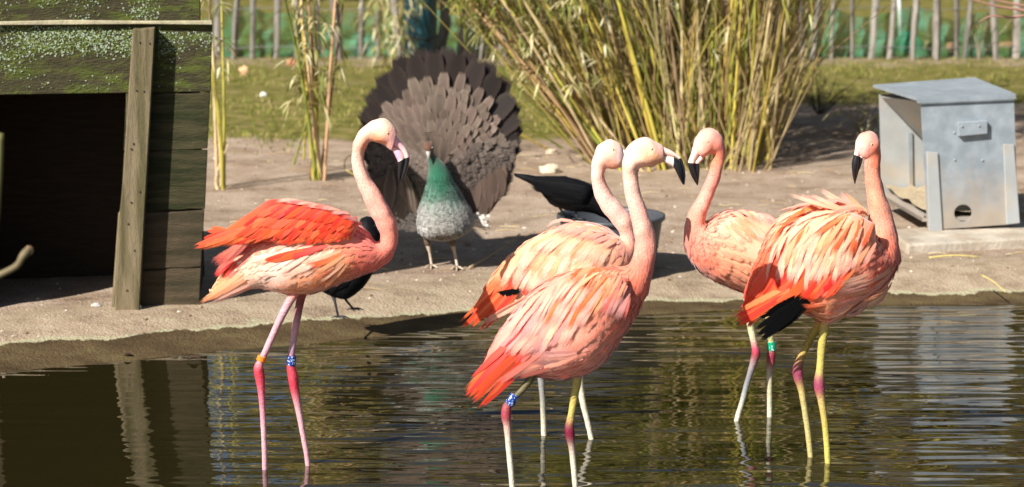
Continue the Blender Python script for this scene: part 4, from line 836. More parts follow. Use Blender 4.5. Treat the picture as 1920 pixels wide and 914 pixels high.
gr = HP(374, 580, .035); gl = HP(-420, 620, .035); gl.z = -.03; gr.z = -.03
Hh = HP(380, -64).z + .02
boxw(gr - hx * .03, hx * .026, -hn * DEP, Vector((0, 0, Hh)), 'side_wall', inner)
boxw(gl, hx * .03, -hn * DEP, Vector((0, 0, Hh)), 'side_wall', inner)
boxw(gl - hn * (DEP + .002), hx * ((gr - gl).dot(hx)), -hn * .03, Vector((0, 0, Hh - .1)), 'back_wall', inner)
boxw(gl + hn * .14 + Vector((0, 0, Hh + .003)) - hx * .08, hx * ((gr - gl).dot(hx) + .12), -hn * (DEP + .26) + Vector((0, 0, -.1)), Vector((0, 0, .03)), 'roof', wood)
# lichen crusts on the upper boards
mb = MB(); rng = random.Random(5)
for _ in range(9000):
    px = rng.uniform(-60, 398); py = rng.choice((rng.uniform(-60, 40), 50 + abs(rng.gauss(0, 52)), 50 + abs(rng.gauss(0, 40))))
    if py > 172 or 38 < py < 50 or (248 < px < 296 and py > 48): continue
    if px > 300 and (py < 60 or rng.random() < .3): continue
    if noise.noise(Vector((px * .012, py * .02, 1))) + rng.uniform(-.25, .25) < -.05: continue
    if py > 120 and 90 < px < 250 and rng.random() < .55: continue
    p = HP(px, py, -.0135 if py < 42 else -.0015); r = rng.uniform(.0018, .0050); k = rng.choice((4, 5, 6)); a0 = rng.random() * 6
    V = [p + (hx * math.cos(a0 + 6.283 * i / k) * rng.uniform(.7, 1.3) + Vector((0, 0, 1)) * math.sin(a0 + 6.283 * i / k) * rng.uniform(.6, 1.2)) * r for i in range(k)] + [p + hn * r * .6]
    mb.add(V, [(i, (i + 1) % k, k) for i in range(k)], lin(rng.choice(((150, 164, 140), (126, 142, 116), (166, 176, 154), (108, 118, 58), (94, 106, 44), (86, 94, 36), (100, 108, 50)))))
mb.build('lichen', mat('lichen', None, .95, .1, 40, attr=True), hut, True)['kind'] = 'stuff'

# ------------------------------------------------------------------ galvanised feeder on its slab
gal = mat('galvanised_sheet', lin((134, 142, 147)), .5, .10, 5, .15, 60, spec=.4, metal=.05, second=lin((150, 157, 162)), sscale=14, sharp=(.4, .65), bdist=.004)
gald = mat('galvanised_dirty', lin((160, 162, 160)), .6, .12, 6, .2, 60, spec=.4, second=lin((176, 160, 138)), sscale=4, sharp=(.5, .75), bdist=.004)
f0 = G(1740, 432); f0.z = .055
slab = thing('concrete_slab', G(1800, 470), 'pale concrete slab lying under the galvanised feeder', 'slab')
q = [G(1672, 436, .06), G(2010, 420, .06), G(2030, 450, .06), G(1690, 470, .06)]
q = [G(1664, 428, .06), G(1990, 404, .06), G(2040, 438, .06), G(1702, 456, .06)]
mslab = mat('concrete', lin((186, 174, 156)), .9, .2, 9, .5, 50, second=lin((164, 148, 128)), sscale=5, bdist=.01)
v, f = hexa([Vector((a.x, a.y, .052)) for a in q], [Vector((a.x, a.y, -.05)) for a in q])
so_ = obj('slab_block', v, f, mslab, slab, False); bvm = so_.modifiers.new('edge', 'BEVEL'); bvm.width = .012; bvm.segments = 2
p_tl, p_tr, p_br, p_bl = (1727, 189), (1901, 183), (1909, 420), (1740, 432)
A = G(*p_bl, .054); B = W(p_br[0], p_br[1], 1); 
fx = Vector((1, .16, 0)).normalized(); fnrm = Vector((fx.y, -fx.x, 0))     # outward normal of the end panel
def FP(px, py, d=0.0): return RP(px, py, A - fnrm * d, fnrm)
def weathered(m, z0, z1, col):
    t = m.node_tree; N = t.nodes; L = t.links; hs = [n for n in N if n.bl_idname == 'ShaderNodeHueSaturation'][0]; src = hs.inputs['Color'].links[0].from_socket
    tc = N.new('ShaderNodeTexCoord'); sp = N.new('ShaderNodeSeparateXYZ'); L.new(tc.outputs['Object'], sp.inputs[0])
    n1 = N.new('ShaderNodeTexNoise'); n1.inputs['Scale'].default_value = 9; n1.inputs['Detail'].default_value = 9; n1.inputs['Roughness'].default_value = .7; L.new(tc.outputs['Object'], n1.inputs[0])
    mr = N.new('ShaderNodeMapRange'); mr.inputs['From Min'].default_value = z0; mr.inputs['From Max'].default_value = z1; mr.inputs['To Min'].default_value = .75; mr.inputs['To Max'].default_value = 0; L.new(sp.outputs[2], mr.inputs[0])
    a = N.new('ShaderNodeMath'); a.operation = 'ADD'; L.new(mr.outputs[0], a.inputs[0]); L.new(n1.outputs[0], a.inputs[1])
    m2 = N.new('ShaderNodeMapRange'); m2.inputs['From Min'].default_value = .62; m2.inputs['From Max'].default_value = 1.15; m2.inputs['To Max'].default_value = .75; L.new(a.outputs[0], m2.inputs[0])
    mx = N.new('ShaderNodeMix'); mx.data_type = 'RGBA'; L.new(m2.outputs[0], mx.inputs['Factor']); L.new(src, mx.inputs['A']); mx.inputs['B'].default_value = (*col, 1); L.new(mx.outputs['Result'], hs.inputs['Color'])
weathered(gal, .05, .5, lin((168, 150, 128)))
feeder = thing('poultry_feeder', A, 'galvanised steel trough feeder with sloping lid standing on the slab', 'feeder')
def panel(quad, d0, d1, name, m, parent=feeder):
    v, f = hexa([FP(*a, 0) - fnrm * d0 for a in quad], [FP(*a, 0) - fnrm * d1 for a in quad])
    o = link(name, mesh(name, v, f, m, False), parent); b_ = o.modifiers.new('edge', 'BEVEL'); b_.width = .003; b_.segments = 2; return o
# end panel with a round hole near the foot
hc = (1806, 400); hr = 17
out = [p_tl, p_tr, p_br, p_bl]; K = 32; rimv = []; outv = []
for i in range(K):
    a = 2 * math.pi * i / K; rimv.append((hc[0] + hr * math.cos(a), hc[1] + hr * .95 * math.sin(a)))
    d = (math.cos(a), math.sin(a)); best = None
    for j in range(4):
        x1, y1 = out[j]; x2, y2 = out[(j + 1) % 4]; ex, ey = x2 - x1, y2 - y1; den = d[0] * ey - d[1] * ex
        if abs(den) < 1e-9: continue
        tt = ((x1 - hc[0]) * ey - (y1 - hc[1]) * ex) / den; u_ = ((x1 - hc[0]) * d[1] - (y1 - hc[1]) * d[0]) / den
        if tt > 0 and -1e-6 <= u_ <= 1 + 1e-6: best = (hc[0] + d[0] * tt, hc[1] + d[1] * tt)
    outv.append(best)
vs = []; fs = []
corner_idx = {}
for c_ in out:                                              # snap the nearest spoke to each corner
    i = min(range(K), key=lambda k: math.dist(outv[k], c_)); outv[i] = c_
for lay in (0, .012):
    for q_ in rimv + outv: vs.append(FP(*q_) - fnrm * lay)
for i in range(K):
    j = (i + 1) % K
    fs += [(i, K + i, K + j, j), (2 * K + j, 3 * K + j, 3 * K + i, 2 * K + i), (i, j, 2 * K + j, 2 * K + i), (K + j, K + i, 3 * K + i, 3 * K + j)]
front = link('end_panel', mesh('end_panel', vs, fs, gal, False), feeder)
panel([(1793, 229), (1848, 225), (1848, 250), (1795, 255)], -.03, -.002, 'bracket', gal, front)
panel([(1736, 284), (1757, 286), (1766, 434), (1741, 435)], -.013, -.002, 'corner_strip', gald, front)
panel([(1880, 270), (1900, 271), (1911, 418), (1886, 421)], -.013, -.002, 'corner_strip', gald, front)
mb = MB()
for px, py in ((1737, 197), (1800, 236), (1832, 235), (1842, 301), (1790, 300), (1789, 249)):
    v, f = ball(FP(px, py) + fnrm * (.032 if 1795 < px < 1840 and py < 240 else .002), .006, 8, 5); mb.add(v, f)
mb.build('rivet', gal, front, True)
# far end panel, trough, hopper, lid
D2 = .95
def FQ(px, py): return FP(px, py, D2)
far = [(1649, 178), (1822, 165), (1830, 362), (1655, 378)]
v, f = hexa([FQ(*a) for a in far], [FQ(*a) - fnrm * .012 for a in far]); bp = obj('end_panel', v, f, gald, feeder, False)
v, f = hexa([FQ(*a) + fnrm * .014 for a in [(1702, 250), (1709, 248), (1711, 376), (1706, 377)]], [FQ(*a) + fnrm * .001 for a in [(1702, 250), (1709, 248), (1711, 376), (1706, 377)]]); obj('corner_strip', v, f, gal, bp, False)
def slab4(a, b, c_, d, th, name, m, parent=feeder):
    n_ = (b - a).cross(d - a).normalized() * th; v, f = hexa([a, b, c_, d], [a + n_, b + n_, c_ + n_, d + n_]); return obj(name, v, f, m, parent, False)
e_ = fnrm * -.014
slab4(FP(1729, 192) + e_, FP(1808, 280) + e_, FQ(1736, 268) - e_, FQ(1651, 182) - e_, .006, 'hopper_wall', gald)
slab4(FP(1900, 190) + e_, FP(1840, 330) + e_, FQ(1760, 300) - e_, FQ(1820, 176) - e_, .006, 'hopper_wall', gald)
# trough tray with feed
t0, t1 = FP(1741, 420) + e_, FP(1905, 408) + e_; t2, t3 = FQ(1828, 366) - e_, FQ(1657, 380) - e_
for a in (t0, t1, t2, t3): a.z = .10
ox = fx * -.03
slab4(t0 + ox, t1, t2, t3 + ox, .02, 'tray_floor', gal)
slab4(t0 + ox, t3 + ox, t3 + ox + Vector((0, 0, .045)), t0 + ox + Vector((0, 0, .045)), .008, 'tray_lip', gal)
nf = 14; vs = []; fs = []
for i in range(nf + 1):
    for j in range(nf + 1):
        p = (t0.lerp(t1, j / nf)).lerp(t3.lerp(t2, j / nf), i / nf); vs.append(p + Vector((0, 0, .055 + random.uniform(-.012, .012))))
for i in range(nf):
    for j in range(nf): fs.append((i * (nf + 1) + j, i * (nf + 1) + j + 1, (i + 1) * (nf + 1) + j + 1, (i + 1) * (nf + 1) + j))
obj('feed', vs, fs, mat('pellets', lin((176, 158, 128)), .95, .4, 120, .8, 90), feeder, True)
l0, l1, l2, l3 = FP(1718, 189) + fnrm * .012, FP(1903, 181) + fnrm * .012, FQ(1829, 151) - fnrm * .02, FQ(1639, 165) - fnrm * .02
lid = slab4(l0, l1, l2, l3, .016, 'lid', gal)
slab4(l0 + fnrm * .003, l1 + fnrm * .003, l1 + fnrm * .003 - Vector((0, 0, .012)), l0 + fnrm * .003 - Vector((0, 0, .012)), -.004, 'lid_flange', gal, lid)

# ------------------------------------------------------------------ bamboo
cane_cols = [((200, 174, 80), 4), ((174, 164, 68), 4), ((132, 138, 60), 3), ((208, 184, 138), 5), ((186, 150, 110), 2), ((136, 110, 84), 1)]
cane_mats = []
for i, (c_, k) in enumerate(cane_cols):
    cane_mats += [mat('cane_skin', lin(c_), .5, .18, 1.2, .0, stretch=(.02, .02, 5), rnd=.2, hue=.012, spec=.4, second=lin(tuple(x * .8 for x in c_)), sscale=2.5, sharp=(.5, .62))] * k
def cane_mesh(m, bend, wob, seed):
    rng = random.Random(seed); path, rad = [], []; nd = 9
    a = rng.random() * 6.28
    for i in range(nd):
        for dz, r in ((0, 1.12), (.012, .96), (.055, .94)):
            z = i / nd + dz * 1.0; path.append((z, r))
    path.append((1, .5)); pts = []; rr = []
    for z, r in path:
        b = bend * z * z + wob * math.sin(z * 5 + a); pts.append(Vector((b * math.cos(a), b * math.sin(a), z * 190))); rr.append(r * (1 - .55 * z))
    v, f = tube(pts, rr, 6, False)
    v = [Vector((p.x, p.y, p.z / 190)) for p in v]
    return mesh('cane', v, f, m, True)
CP = [cane_mesh(m, b, 1.2, i) for i, (m, b) in enumerate([(m, b) for m in dict.fromkeys(cane_mats) for b in (3, 14, 26)])]
CW = []
for i, m in enumerate(dict.fromkeys(cane_mats)): CW += [3 * i, 3 * i + 1, 3 * i + 2] * cane_mats.count(m)
def cane(parent, base, d, length, r, rng, pi=None):
    o = link('cane', CP[rng.choice(CW) if pi is None else pi], parent)
    q_ = d.to_track_quat('Z', 'Y') @ Matrix.Rotation(rng.random() * 6.28, 3, 'Z').to_quaternion()
    m_ = q_.to_matrix().to_4x4() @ Matrix.Diagonal((r, r, length, 1)); m_.translation = base - Vector((0, 0, .02)); o.matrix_basis = m_
    return o
def leaf(mb, p, d, L_, w_, col, droop):
    u = d.cross(Vector((0, 0, 1)))
    if u.length < .1: u = Vector((1, 0, 0))
    u.normalize(); V = []
    for x, ww in ((0, .15), (.35, 1), (.7, .75), (1, .04)):
        c_ = p + d * (x * L_) + Vector((0, 0, -droop * x * x * L_))
        for j in (-1, 1): V.append(c_ + u * (j * ww * w_ * .5))
    mb.add(V, [(0, 2, 3, 1), (2, 4, 5, 3), (4, 6, 7, 5)], lin(col))
LEAF = [(206, 196, 146), (190, 178, 128), (168, 158, 100), (215, 208, 172), (140, 140, 70), (112, 124, 52)]
def sprays(mb, canes_, z0, z1, nper, rng, cols=LEAF, size=(.07, .14)):
    for base, d, ln in canes_:
        for _ in range(nper):
            f_ = rng.uniform(z0, z1) / ln
            if f_ > 1: continue
            p = base + d * (f_ * ln); a = rng.uniform(0, 6.28); br = Vector((math.cos(a), math.sin(a) * .7, rng.uniform(-.2, .5))).normalized()
            q_ = p + br * rng.uniform(.03, .16)
            v, f = tube([p, q_], [.0016, .0010], 4, False); mb.add(v, f, lin((168, 150, 90)))
            for _ in range(rng.randint(2, 5)):
                dd = (br + Vector((rng.uniform(-.8, .8), rng.uniform(-.8, .8), rng.uniform(-1.0, .1)))).normalized()
                leaf(mb, q_, dd, rng.uniform(*size), rng.uniform(.010, .018), rng.choice(cols), rng.uniform(.1, .7))
leafm = mat('bamboo_leaf', None, .6, .15, 30, attr=True, trans=.25)
rng = random.Random(21)
big = thing('bamboo_clump', G(1290, 285), 'large clump of yellow and green bamboo canes fanning out behind the flamingos', 'bamboo')
cs = []
spot = []
for i in range(285):
    f_ = rng.random(); px = 1118 + 318 * f_ + rng.uniform(-12, 12)
    Yb = rng.uniform(15.6, 17.8) if i < 200 else rng.uniform(16.6, 18.4)
    b = W(px, 280, Yb); b.z = hgt(b.x, b.y)
    g_ = (px - 1330) / 200
    lean = .66 * g_ + rng.gauss(0, .14) if g_ < 0 else .24 * g_ + rng.gauss(0, .08)
    if rng.random() < .07: lean += rng.uniform(-.5, .5)
    d = Vector((max(-.85, min(.55, lean)), rng.gauss(0, .12), 1)).normalized(); ln = rng.uniform(2.0, 3.7)
    cane(big, b, d, ln, rng.choice((.006, .007, .008, .009, .010, .011, .013)) * rng.uniform(.9, 1.15), rng); cs.append((b, d, ln))
for (x0, y0, x1, y1, r) in ((1172, 285, 890, 55, .011), (1065, 278, 972, 225, .010), (1045, 285, 940, 222, .008), (1150, 283, 935, -10, .014), (1405, 292, 1500, 0, .015), (1395, 288, 1480, 60, .011), (1380, 292, 1395, 130, .012)):
    b = G(x0, y0); e = W(x1, y1, b.y - .2); d = (e - b); cane(big, b, d.normalized(), d.length * (1.02 if y1 > 20 else 2), r, rng)
mb = MB(); sprays(mb, cs, .5, 1.3, 1, rng); sprays(mb, cs, 1.25, 3.5, 26, rng, [(96, 112, 36), (124, 132, 48), (150, 146, 70), (78, 92, 30)], (.10, .18))
sprays(mb, [c_ for c_ in cs if c_[1].x < -.35], .6, 1.3, 7, rng)
mb.build('bamboo_leaves', leafm, big, False)['kind'] = 'stuff'
mb = MB()                                                  # dead thin stalks and twigs tangled between the canes
for i in range(900):
    b = W(rng.uniform(1105, 1450), 282, rng.uniform(15.6, 18.2)); b.z = hgt(b.x, b.y); g_ = (PX(b)[0] - 1330) / 200
    d = Vector(((.6 * g_ if g_ < 0 else .3 * g_) + rng.gauss(0, .22), rng.gauss(0, .2), 1)).normalized(); ln = rng.uniform(.5, 1.9); p = b + d * rng.choice((0, 0, rng.uniform(0, .6)))
    k = Vector((rng.gauss(0, .08), 0, 0)); v, f = tube([p, p + d * ln * .5 + k, p + d * ln + k * rng.uniform(-2, 3)], [.0045, .004, .002], 4, False)
    mb.add(v, f, lin(rng.choice(((200, 178, 130), (176, 150, 100), (150, 124, 86), (186, 170, 84), (140, 144, 60)))))
mb.build('dead_stalks', leafm, big, True)['kind'] = 'stuff'
def small_clump(label, items, nleaf, lz, seed, group='thin bamboo clumps at the edge of the lawn'):
    rng = random.Random(seed); b0 = G(items[0][0], items[0][1])
    t = thing('bamboo_clump', b0, label, 'bamboo', group); cl = []
    for x0, y0, x1, y1, r in items:
        b = G(x0, y0); e = W(x1, y1, b.y + rng.uniform(-.15, .15)); d = e - b; ln = d.length * (rng.uniform(1.5, 2.2) if y1 <= 0 else 1.0)
        cane(t, b, d.normalized(), ln, r, rng); cl.append((b, d.normalized(), ln))
    mb = MB(); sprays(mb, cl, lz[0], lz[1], nleaf, rng)
    mb.build('bamboo_leaves', leafm, t, False)['kind'] = 'stuff'
small_clump('sparse bamboo stems close beside the wooden shelter', [(415, 357, 402, 0, .014), (408, 352, 396, 0, .012), (420, 350, 420, 0, .010), (413, 356, 384, 275, .011), (412, 350, 424, 180, .006), (418, 354, 392, 0, .009)], 5, (.8, 1.5), 3)
small_clump('thin cluster of bamboo stems on the lawn between the shelter and the peahen', [(597, 337, 549, 0, .013), (604, 335, 560, 0, .013), (585, 336, 600, 0, .012), (592, 334, 580, 0, .010), (607, 337, 618, 0, .012), (589, 330, 572, 0, .012), (600, 330, 640, -5, .009), (582, 338, 586, 290, .008), (548, 310, 600, 140, .009), (570, 300, 575, 130, .009), (596, 330, 645, 85, .006), (600, 336, 590, 0, .011), (603, 332, 535, -10, .009)], 10, (.5, 1.5), 4)
small_clump('wispy bamboo with pale dry leaves rising beside the teal post', [(738, 130, 728, 0, .010), (744, 128, 745, 0, .008), (735, 128, 712, 0, .008), (748, 130, 768, 0, .006), (726, 128, 700, 0, .006)], 26, (.1, .9), 6)

# ------------------------------------------------------------------ fence, netting, posts
Yf = 23.6
fence = thing('paling_fence', W(960, 100, Yf), 'grey split paling fence along the back of the lawn', 'fence')
pal_m = mat('grey_paling', lin((144, 136, 126)), .9, .25, 9, .5, 30, stretch=(3, 3, .6), rnd=.35, second=lin((104, 96, 88)), sscale=5, bdist=.01)
pal_me = []
for k in range(5):
    rng = random.Random(40 + k); path = []; 
    for i in range(7): path.append(Vector((rng.uniform(-.012, .012) + .02 * math.sin(i * .8 + k), rng.uniform(-.008, .008), -.1 + 1.35 * i / 6)))
    v, f = tube(path, [.052 + rng.uniform(-.008, .008) for _ in path[:-1]] + [.02], 7); v = [Vector((p.x, p.y * .6, p.z)) for p in v]
    pal_me.append(mesh('paling', v, f, pal_m, False))
rng = random.Random(9)
palx = [439, 474, 516, 638, 675, 711, 746, 825, 862, 904, 943, 985, 1525, 1562, 1600, 1632, 1670, 1712, 1756, 1795, 1808, 1870, 1909, 405, 555, 596, 1950, 1990] + list(range(1025, 1520, 40)) + [365, 325, 285]
for px in palx:
    p = W(px + rng.uniform(-2, 2), 60, Yf + rng.uniform(-.06, .06)); p.z = 0
    o = link('paling', rng.choice(pal_me), fence); tilt = {862: .16, 904: .14, 943: .12, 516: .04, 439: .06}.get(px, rng.uniform(-.09, .09))
    o.matrix_basis = Matrix.Translation(p) @ Matrix.Rotation(tilt, 4, 'Y') @ Matrix.Rotation(rng.random() * 6, 4, 'Z') @ Matrix.Diagonal((rng.uniform(.55, 1.2),) * 2 + (1, 1))
for z in (.12, .50, .95):
    pts = [W(250 + i * 60, 60, Yf - .05) for i in range(31)]; pts = [Vector((p.x, p.y, z + .015 * math.sin(i * 1.7))) for i, p in enumerate(pts)]
    v, f = tube(pts, [.004] * len(pts), 5); obj('wire', v, f, mat('fence_wire', (.25, .25, .25), .5, metal=.6), fence)
# green shade netting hung behind the palings
vs, fs, cl = [], [], []; nxn, nzn = 220, 14
for i in range(nxn):
    for j in range(nzn):
        px = 250 + i * 8.2; p = W(px, 60, Yf + .22); top = .46 + .16 * noise.noise(Vector((px * .012, 0, 3)))
        vs.append(Vector((p.x, p.y + .06 * noise.noise(Vector((px * .03, j * .4, 0))) , -.02 + top * j / (nzn - 1))))
for i in range(nxn - 1):
    for j in range(nzn - 1): fs.append((i * nzn + j, (i + 1) * nzn + j, (i + 1) * nzn + j + 1, i * nzn + j + 1))
nm = mat('green_netting', lin((92, 158, 128)), .7, .3, 5, .3, 30, second=lin((76, 118, 60)), sscale=3, sharp=(.42, .6), trans=.35)
t = nm.node_tree; N = t.nodes; L = t.links; tc = N.new('ShaderNodeTexCoord'); n1 = N.new('ShaderNodeTexNoise'); n1.inputs['Scale'].default_value = 4.5; n1.inputs['Detail'].default_value = 8; L.new(tc.outputs['Object'], n1.inputs[0])
sp = N.new('ShaderNodeSeparateXYZ'); L.new(tc.outputs['Object'], sp.inputs[0])
ma = N.new('ShaderNodeMath'); ma.operation = 'MULTIPLY_ADD'; L.new(sp.outputs[2], ma.inputs[0]); ma.inputs[1].default_value = -.55; L.new(n1.outputs[0], ma.inputs[2])
mr = N.new('ShaderNodeMapRange'); mr.inputs['From Min'].default_value = .10; mr.inputs['From Max'].default_value = .40; mr.inputs['To Min'].default_value = .30; mr.inputs['To Max'].default_value = .78; L.new(ma.outputs[0], mr.inputs[0])
outn = N['Material Output']; src = outn.inputs[0].links[0].from_socket; tp = N.new('ShaderNodeBsdfTransparent'); mx = N.new('ShaderNodeMixShader')
L.new(mr.outputs[0], mx.inputs[0]); L.new(tp.outputs[0], mx.inputs[1]); L.new(src, mx.inputs[2]); L.new(mx.outputs[0], outn.inputs[0])
net = obj('garden_netting', vs, fs, nm, None, True); tag(net, 'torn green shade netting hanging behind the paling fence', 'netting')
# heap of netting at the white pole
mb = MB(); c0 = G(1702, 96); 
v, f = ball(c0 + Vector((0, .0, .06)), .16, 20, 12)
v = [c0 + Vector(((p - c0).x * (1.1 + .5 * noise.noise(p * 9)), (p - c0).y * .8, max(-.01, (p - c0).z * (.75 + .5 * noise.noise(p * 11 + Vector((5, 0, 0))))))) for p in v]
tag(obj('netting_bundle', v, f, mat('net_heap', lin((36, 138, 104)), .8, .4, 12, .8, 30, bdist=.02)), 'bunched heap of green netting at the foot of the white pole', 'netting bundle')
pb = G(1690, 88); pt_ = W(1684, -40, pb.y)
v, f = tube([pb + Vector((0, 0, -.05)), pb.lerp(pt_, .5), pt_ + (pt_ - pb)], [.018, .018, .018], 10)
tag(obj('white_pole', v, f, mat('white_pole', lin((222, 226, 222)), .6, .15, 30)), 'thin white pole standing before the fence at right', 'pole')
# teal post
tp0 = G(789, 118); sp_ = tp0.y / F
post = thing('teal_post', tp0, 'thick dark teal wrapped post standing behind the peahen', 'post')
vs, fs = [], []; sg = 20; zz = [-.05 + .06 * i for i in range(44)]
for z in zz:
    for k in range(sg):
        a = 2 * math.pi * k / sg; r = 31 * sp_ * (1 + .05 * noise.noise(Vector((math.cos(a) * 2, math.sin(a) * 2, z * 6)))); vs.append(tp0 + Vector((r * math.cos(a), r * math.sin(a), z)))
for i in range(len(zz) - 1):
    for k in range(sg): fs.append((i * sg + k, i * sg + (k + 1) % sg, (i + 1) * sg + (k + 1) % sg, (i + 1) * sg + k))
fs.append(tuple((len(zz) - 1) * sg + k for k in range(sg)))
obj('wrapped_sheet', vs, fs, mat('teal_sheet', lin((14, 54, 62)), .4, .2, 10, .6, 14, spec=.5, second=lin((8, 26, 34)), sscale=9, sharp=(.5, .6), bdist=.03, stretch=(1.5, 1.5, .7)), post, True)
mb = MB()
for z in (.25, .75): 
    v, f = tube([tp0 + Vector((33 * sp_ * math.cos(a * .3), 33 * sp_ * math.sin(a * .3), z + .01 * math.sin(a))) for a in range(22)], [.008] * 22, 6); mb.add(v, f)
mb.build('tie', mat('black_tie', (.02, .02, .02), .6), post, True)

# ------------------------------------------------------------------ lawn grass, plants, litter
mb = MB(); rng = random.Random(31)
for _ in range(15000):
    px = rng.uniform(380, 1960); py = 92 + 210 * rng.random() ** 1.25
    p = G(px, py)
    if rng.random() > grass_at(p.x, p.y) * 1.0 or noise.noise(Vector((p.x * 1.4, p.y * 1.0, 2))) + rng.uniform(-.3, .3) < .02: continue
    p.z = hgt(p.x, p.y)
    h = rng.uniform(.018, .055); d = Vector((rng.uniform(-.6, .6), rng.uniform(-.6, .6), 1)).normalized(); u = Vector((1, rng.uniform(-.6, .6), 0)).normalized() * rng.uniform(.003, .006)
    g_ = rng.choice(((104, 112, 36), (130, 132, 52), (148, 142, 70), (164, 148, 94), (96, 104, 36)))
    mb.add([p - u, p + u, p + d * h * .6 + u * .8, p + d * h * .6 - u * .8, p + d * h + Vector((d.x, d.y, 0)) * h * .4], [(0, 1, 2, 3), (3, 2, 4)], lin(g_))
o = mb.build('grass', mat('grass_blade', None, .7, .15, 20, attr=True, trans=.2)); o['kind'] = 'stuff'
mb = MB()                                                  # grit, seed husks and crumbs of soil on the bank
for _ in range(3200):
    px = rng.uniform(-20, 1940); py = rng.uniform(285, 700); p = G(px, py); s = p.y - shore_y(p.x)
    if s < .3: continue
    p.z = hgt(p.x, p.y); r = rng.choice((.003, .004, .005, .007, .011)) * rng.uniform(.7, 1.3)
    v = [p + Vector((r * rng.uniform(.6, 1.4) * math.cos(a), r * rng.uniform(.6, 1.4) * math.sin(a), 0)) for a in (0, 1.57, 3.14, 4.71)] + [p + Vector((0, 0, r * rng.uniform(.5, 1)))]
    mb.add(v, [(0, 1, 4), (1, 2, 4), (2, 3, 4), (3, 0, 4)], lin(rng.choice(((120, 98, 76), (176, 158, 136), (96, 78, 60), (200, 188, 168), (150, 128, 104)))))
mb.build('grit', mat('grit', None, .95, .15, 60, attr=True))['kind'] = 'stuff'
mb = MB()
for _ in range(240):
    px = rng.uniform(380, 1930); py = rng.uniform(270, 560); p = G(px, py)
    if p.y - shore_y(p.x) < .5: continue
    p.z = hgt(p.x, p.y) + .004; a = rng.uniform(-.7, .7); L_ = rng.uniform(.02, .13); d = Vector((math.cos(a), math.sin(a), 0)) * L_
    v, f = tube([p, p + d * .5 + Vector((0, 0, rng.uniform(0, .008))), p + d], [.0022, .002, .0015], 4); mb.add(v, f, lin(rng.choice(((196, 172, 120), (170, 140, 96), (214, 196, 150)))))
mb.build('straw', mat('straw', None, .8, .15, 40, attr=True))['kind'] = 'stuff'
def rock(name, px, py, w_, h_, col, label, cat, seed, group=None, on=None):
    rg = random.Random(seed); c0 = G(px, py); c0.z = hgt(c0.x, c0.y) if on is None else on; s = c0.y / F
    v, f = ball(Vector((0, 0, 0)), 1, 14, 9); off = Vector((seed * 3.1, 0, 0))
    v = [c0 + Vector((p.x * w_ * s / 2, p.y * w_ * s / 2.6, p.z * h_ * s / 1.6 + h_ * s * .3)) * (1 + .35 * noise.noise(p * 1.6 + off)) - Vector((0, 0, 0)) for p in v]
    v = [c0 + (p - c0 * (1) ) if True else p for p in v]
    return tag(obj(name, v, f, mat(name + '_surface', lin(col), .9, .25, 30, .6, 40), None, False), label, cat, group)
def rock(name, px, py, w_, h_, col, label, cat, seed, group=None):
    c0 = G(px, py); c0.z = hgt(c0.x, c0.y); s = c0.y / F; off = Vector((seed * 3.1, 0, 0))
    v, f = ball(Vector((0, 0, 0)), 1, 12, 8)
    v = [c0 + Vector((p.x * w_ * s * .5, p.y * w_ * s * .4, p.z * h_ * s * .55 + h_ * s * .3)) * (1 + .35 * noise.noise(p * 1.7 + off)) for p in v]
    return tag(obj(name, v, f, mat(name + '_surface', lin(col), .9, .25, 30, .6, 40), None, False), label, cat, group)
rock('stone', 1030, 323, 42, 18, (205, 190, 165), 'pale flat stone on the sand behind the crow in the tub', 'stone', 1)
rock('stone', 1034, 291, 26, 12, (190, 172, 148), 'buff stone at the left foot of the big bamboo clump', 'stone', 2)
rock('stone', 257, 578, 18, 10, (200, 192, 178), 'small whitish stone at the foot of the leaning shelter post', 'stone', 3)
rock('stone', 182, 574, 16, 8, (190, 186, 180), 'pale grey pebble on the shelter threshold', 'stone', 4)
rock('stone', 494, 182, 14, 9, (225, 220, 212), 'white pebble on the lawn beside the thin bamboo stems', 'stone', 5)
rock('stone', 876, 462, 14, 14, (150, 132, 112), 'little brown clod on the bank left of the pale flamingo', 'stone', 6)
rock('brick_piece', 1734, 92, 24, 16, (214, 160, 120), 'orange brick lump by the fence right of the netting heap', 'brick', 7)
rock('brick_piece', 1782, 92, 16, 16, (216, 170, 130), 'small upright brick piece between two palings', 'brick', 8)
rock('brick_piece', 1886, 92, 28, 16, (205, 150, 118), 'broken brick at the fence near the right edge', 'brick', 9)
rock('brick_piece', 458, 140, 18, 18, (214, 172, 130), 'tan brick lump on the lawn near the shelter corner', 'brick', 10)
rock('brick_piece', 548, 122, 22, 12, (190, 128, 100), 'reddish brick bit at the fence behind the thin bamboo', 'brick', 11)
def curve_thing(name, pts, r, m, label, cat, seg=7):
    pts = [Vector(q_) for q_ in catmull([tuple(p) for p in pts], 5)]
    v, f = tube(pts, [r * (1 - .5 * i / len(pts)) for i in range(len(pts))], seg); return tag(obj(name, v, f, m), label, cat)
twm = mat('dry_stick', lin((170, 145, 110)), .8, .2, 30)
p0, p1 = G(880, 505), G(975, 470); p1.z += .09; p0.z += .008
curve_thing('stick', [p0, p0.lerp(p1, .5) + Vector((0, 0, -.012)), p1], .006, twm, 'thin dry stick lying by the foot of the peahen', 'stick')
rm = mat('dry_reed', lin((205, 185, 110)), .7, .15, 20)
p0 = G(662, 330)
curve_thing('dry_reed', [p0 + Vector((.06, 0, .0)), p0 + Vector((0, 0, .01)), p0 + Vector((-.055, .02, .05)), p0 + Vector((-.045, .05, .11)), p0 + Vector((.02, .08, .14))], .006, rm, 'curled yellow reed on the sand left of the peahen', 'reed')
p0, p1 = G(1840, 520), G(1885, 552); p0.z += .01; p1.z += .01
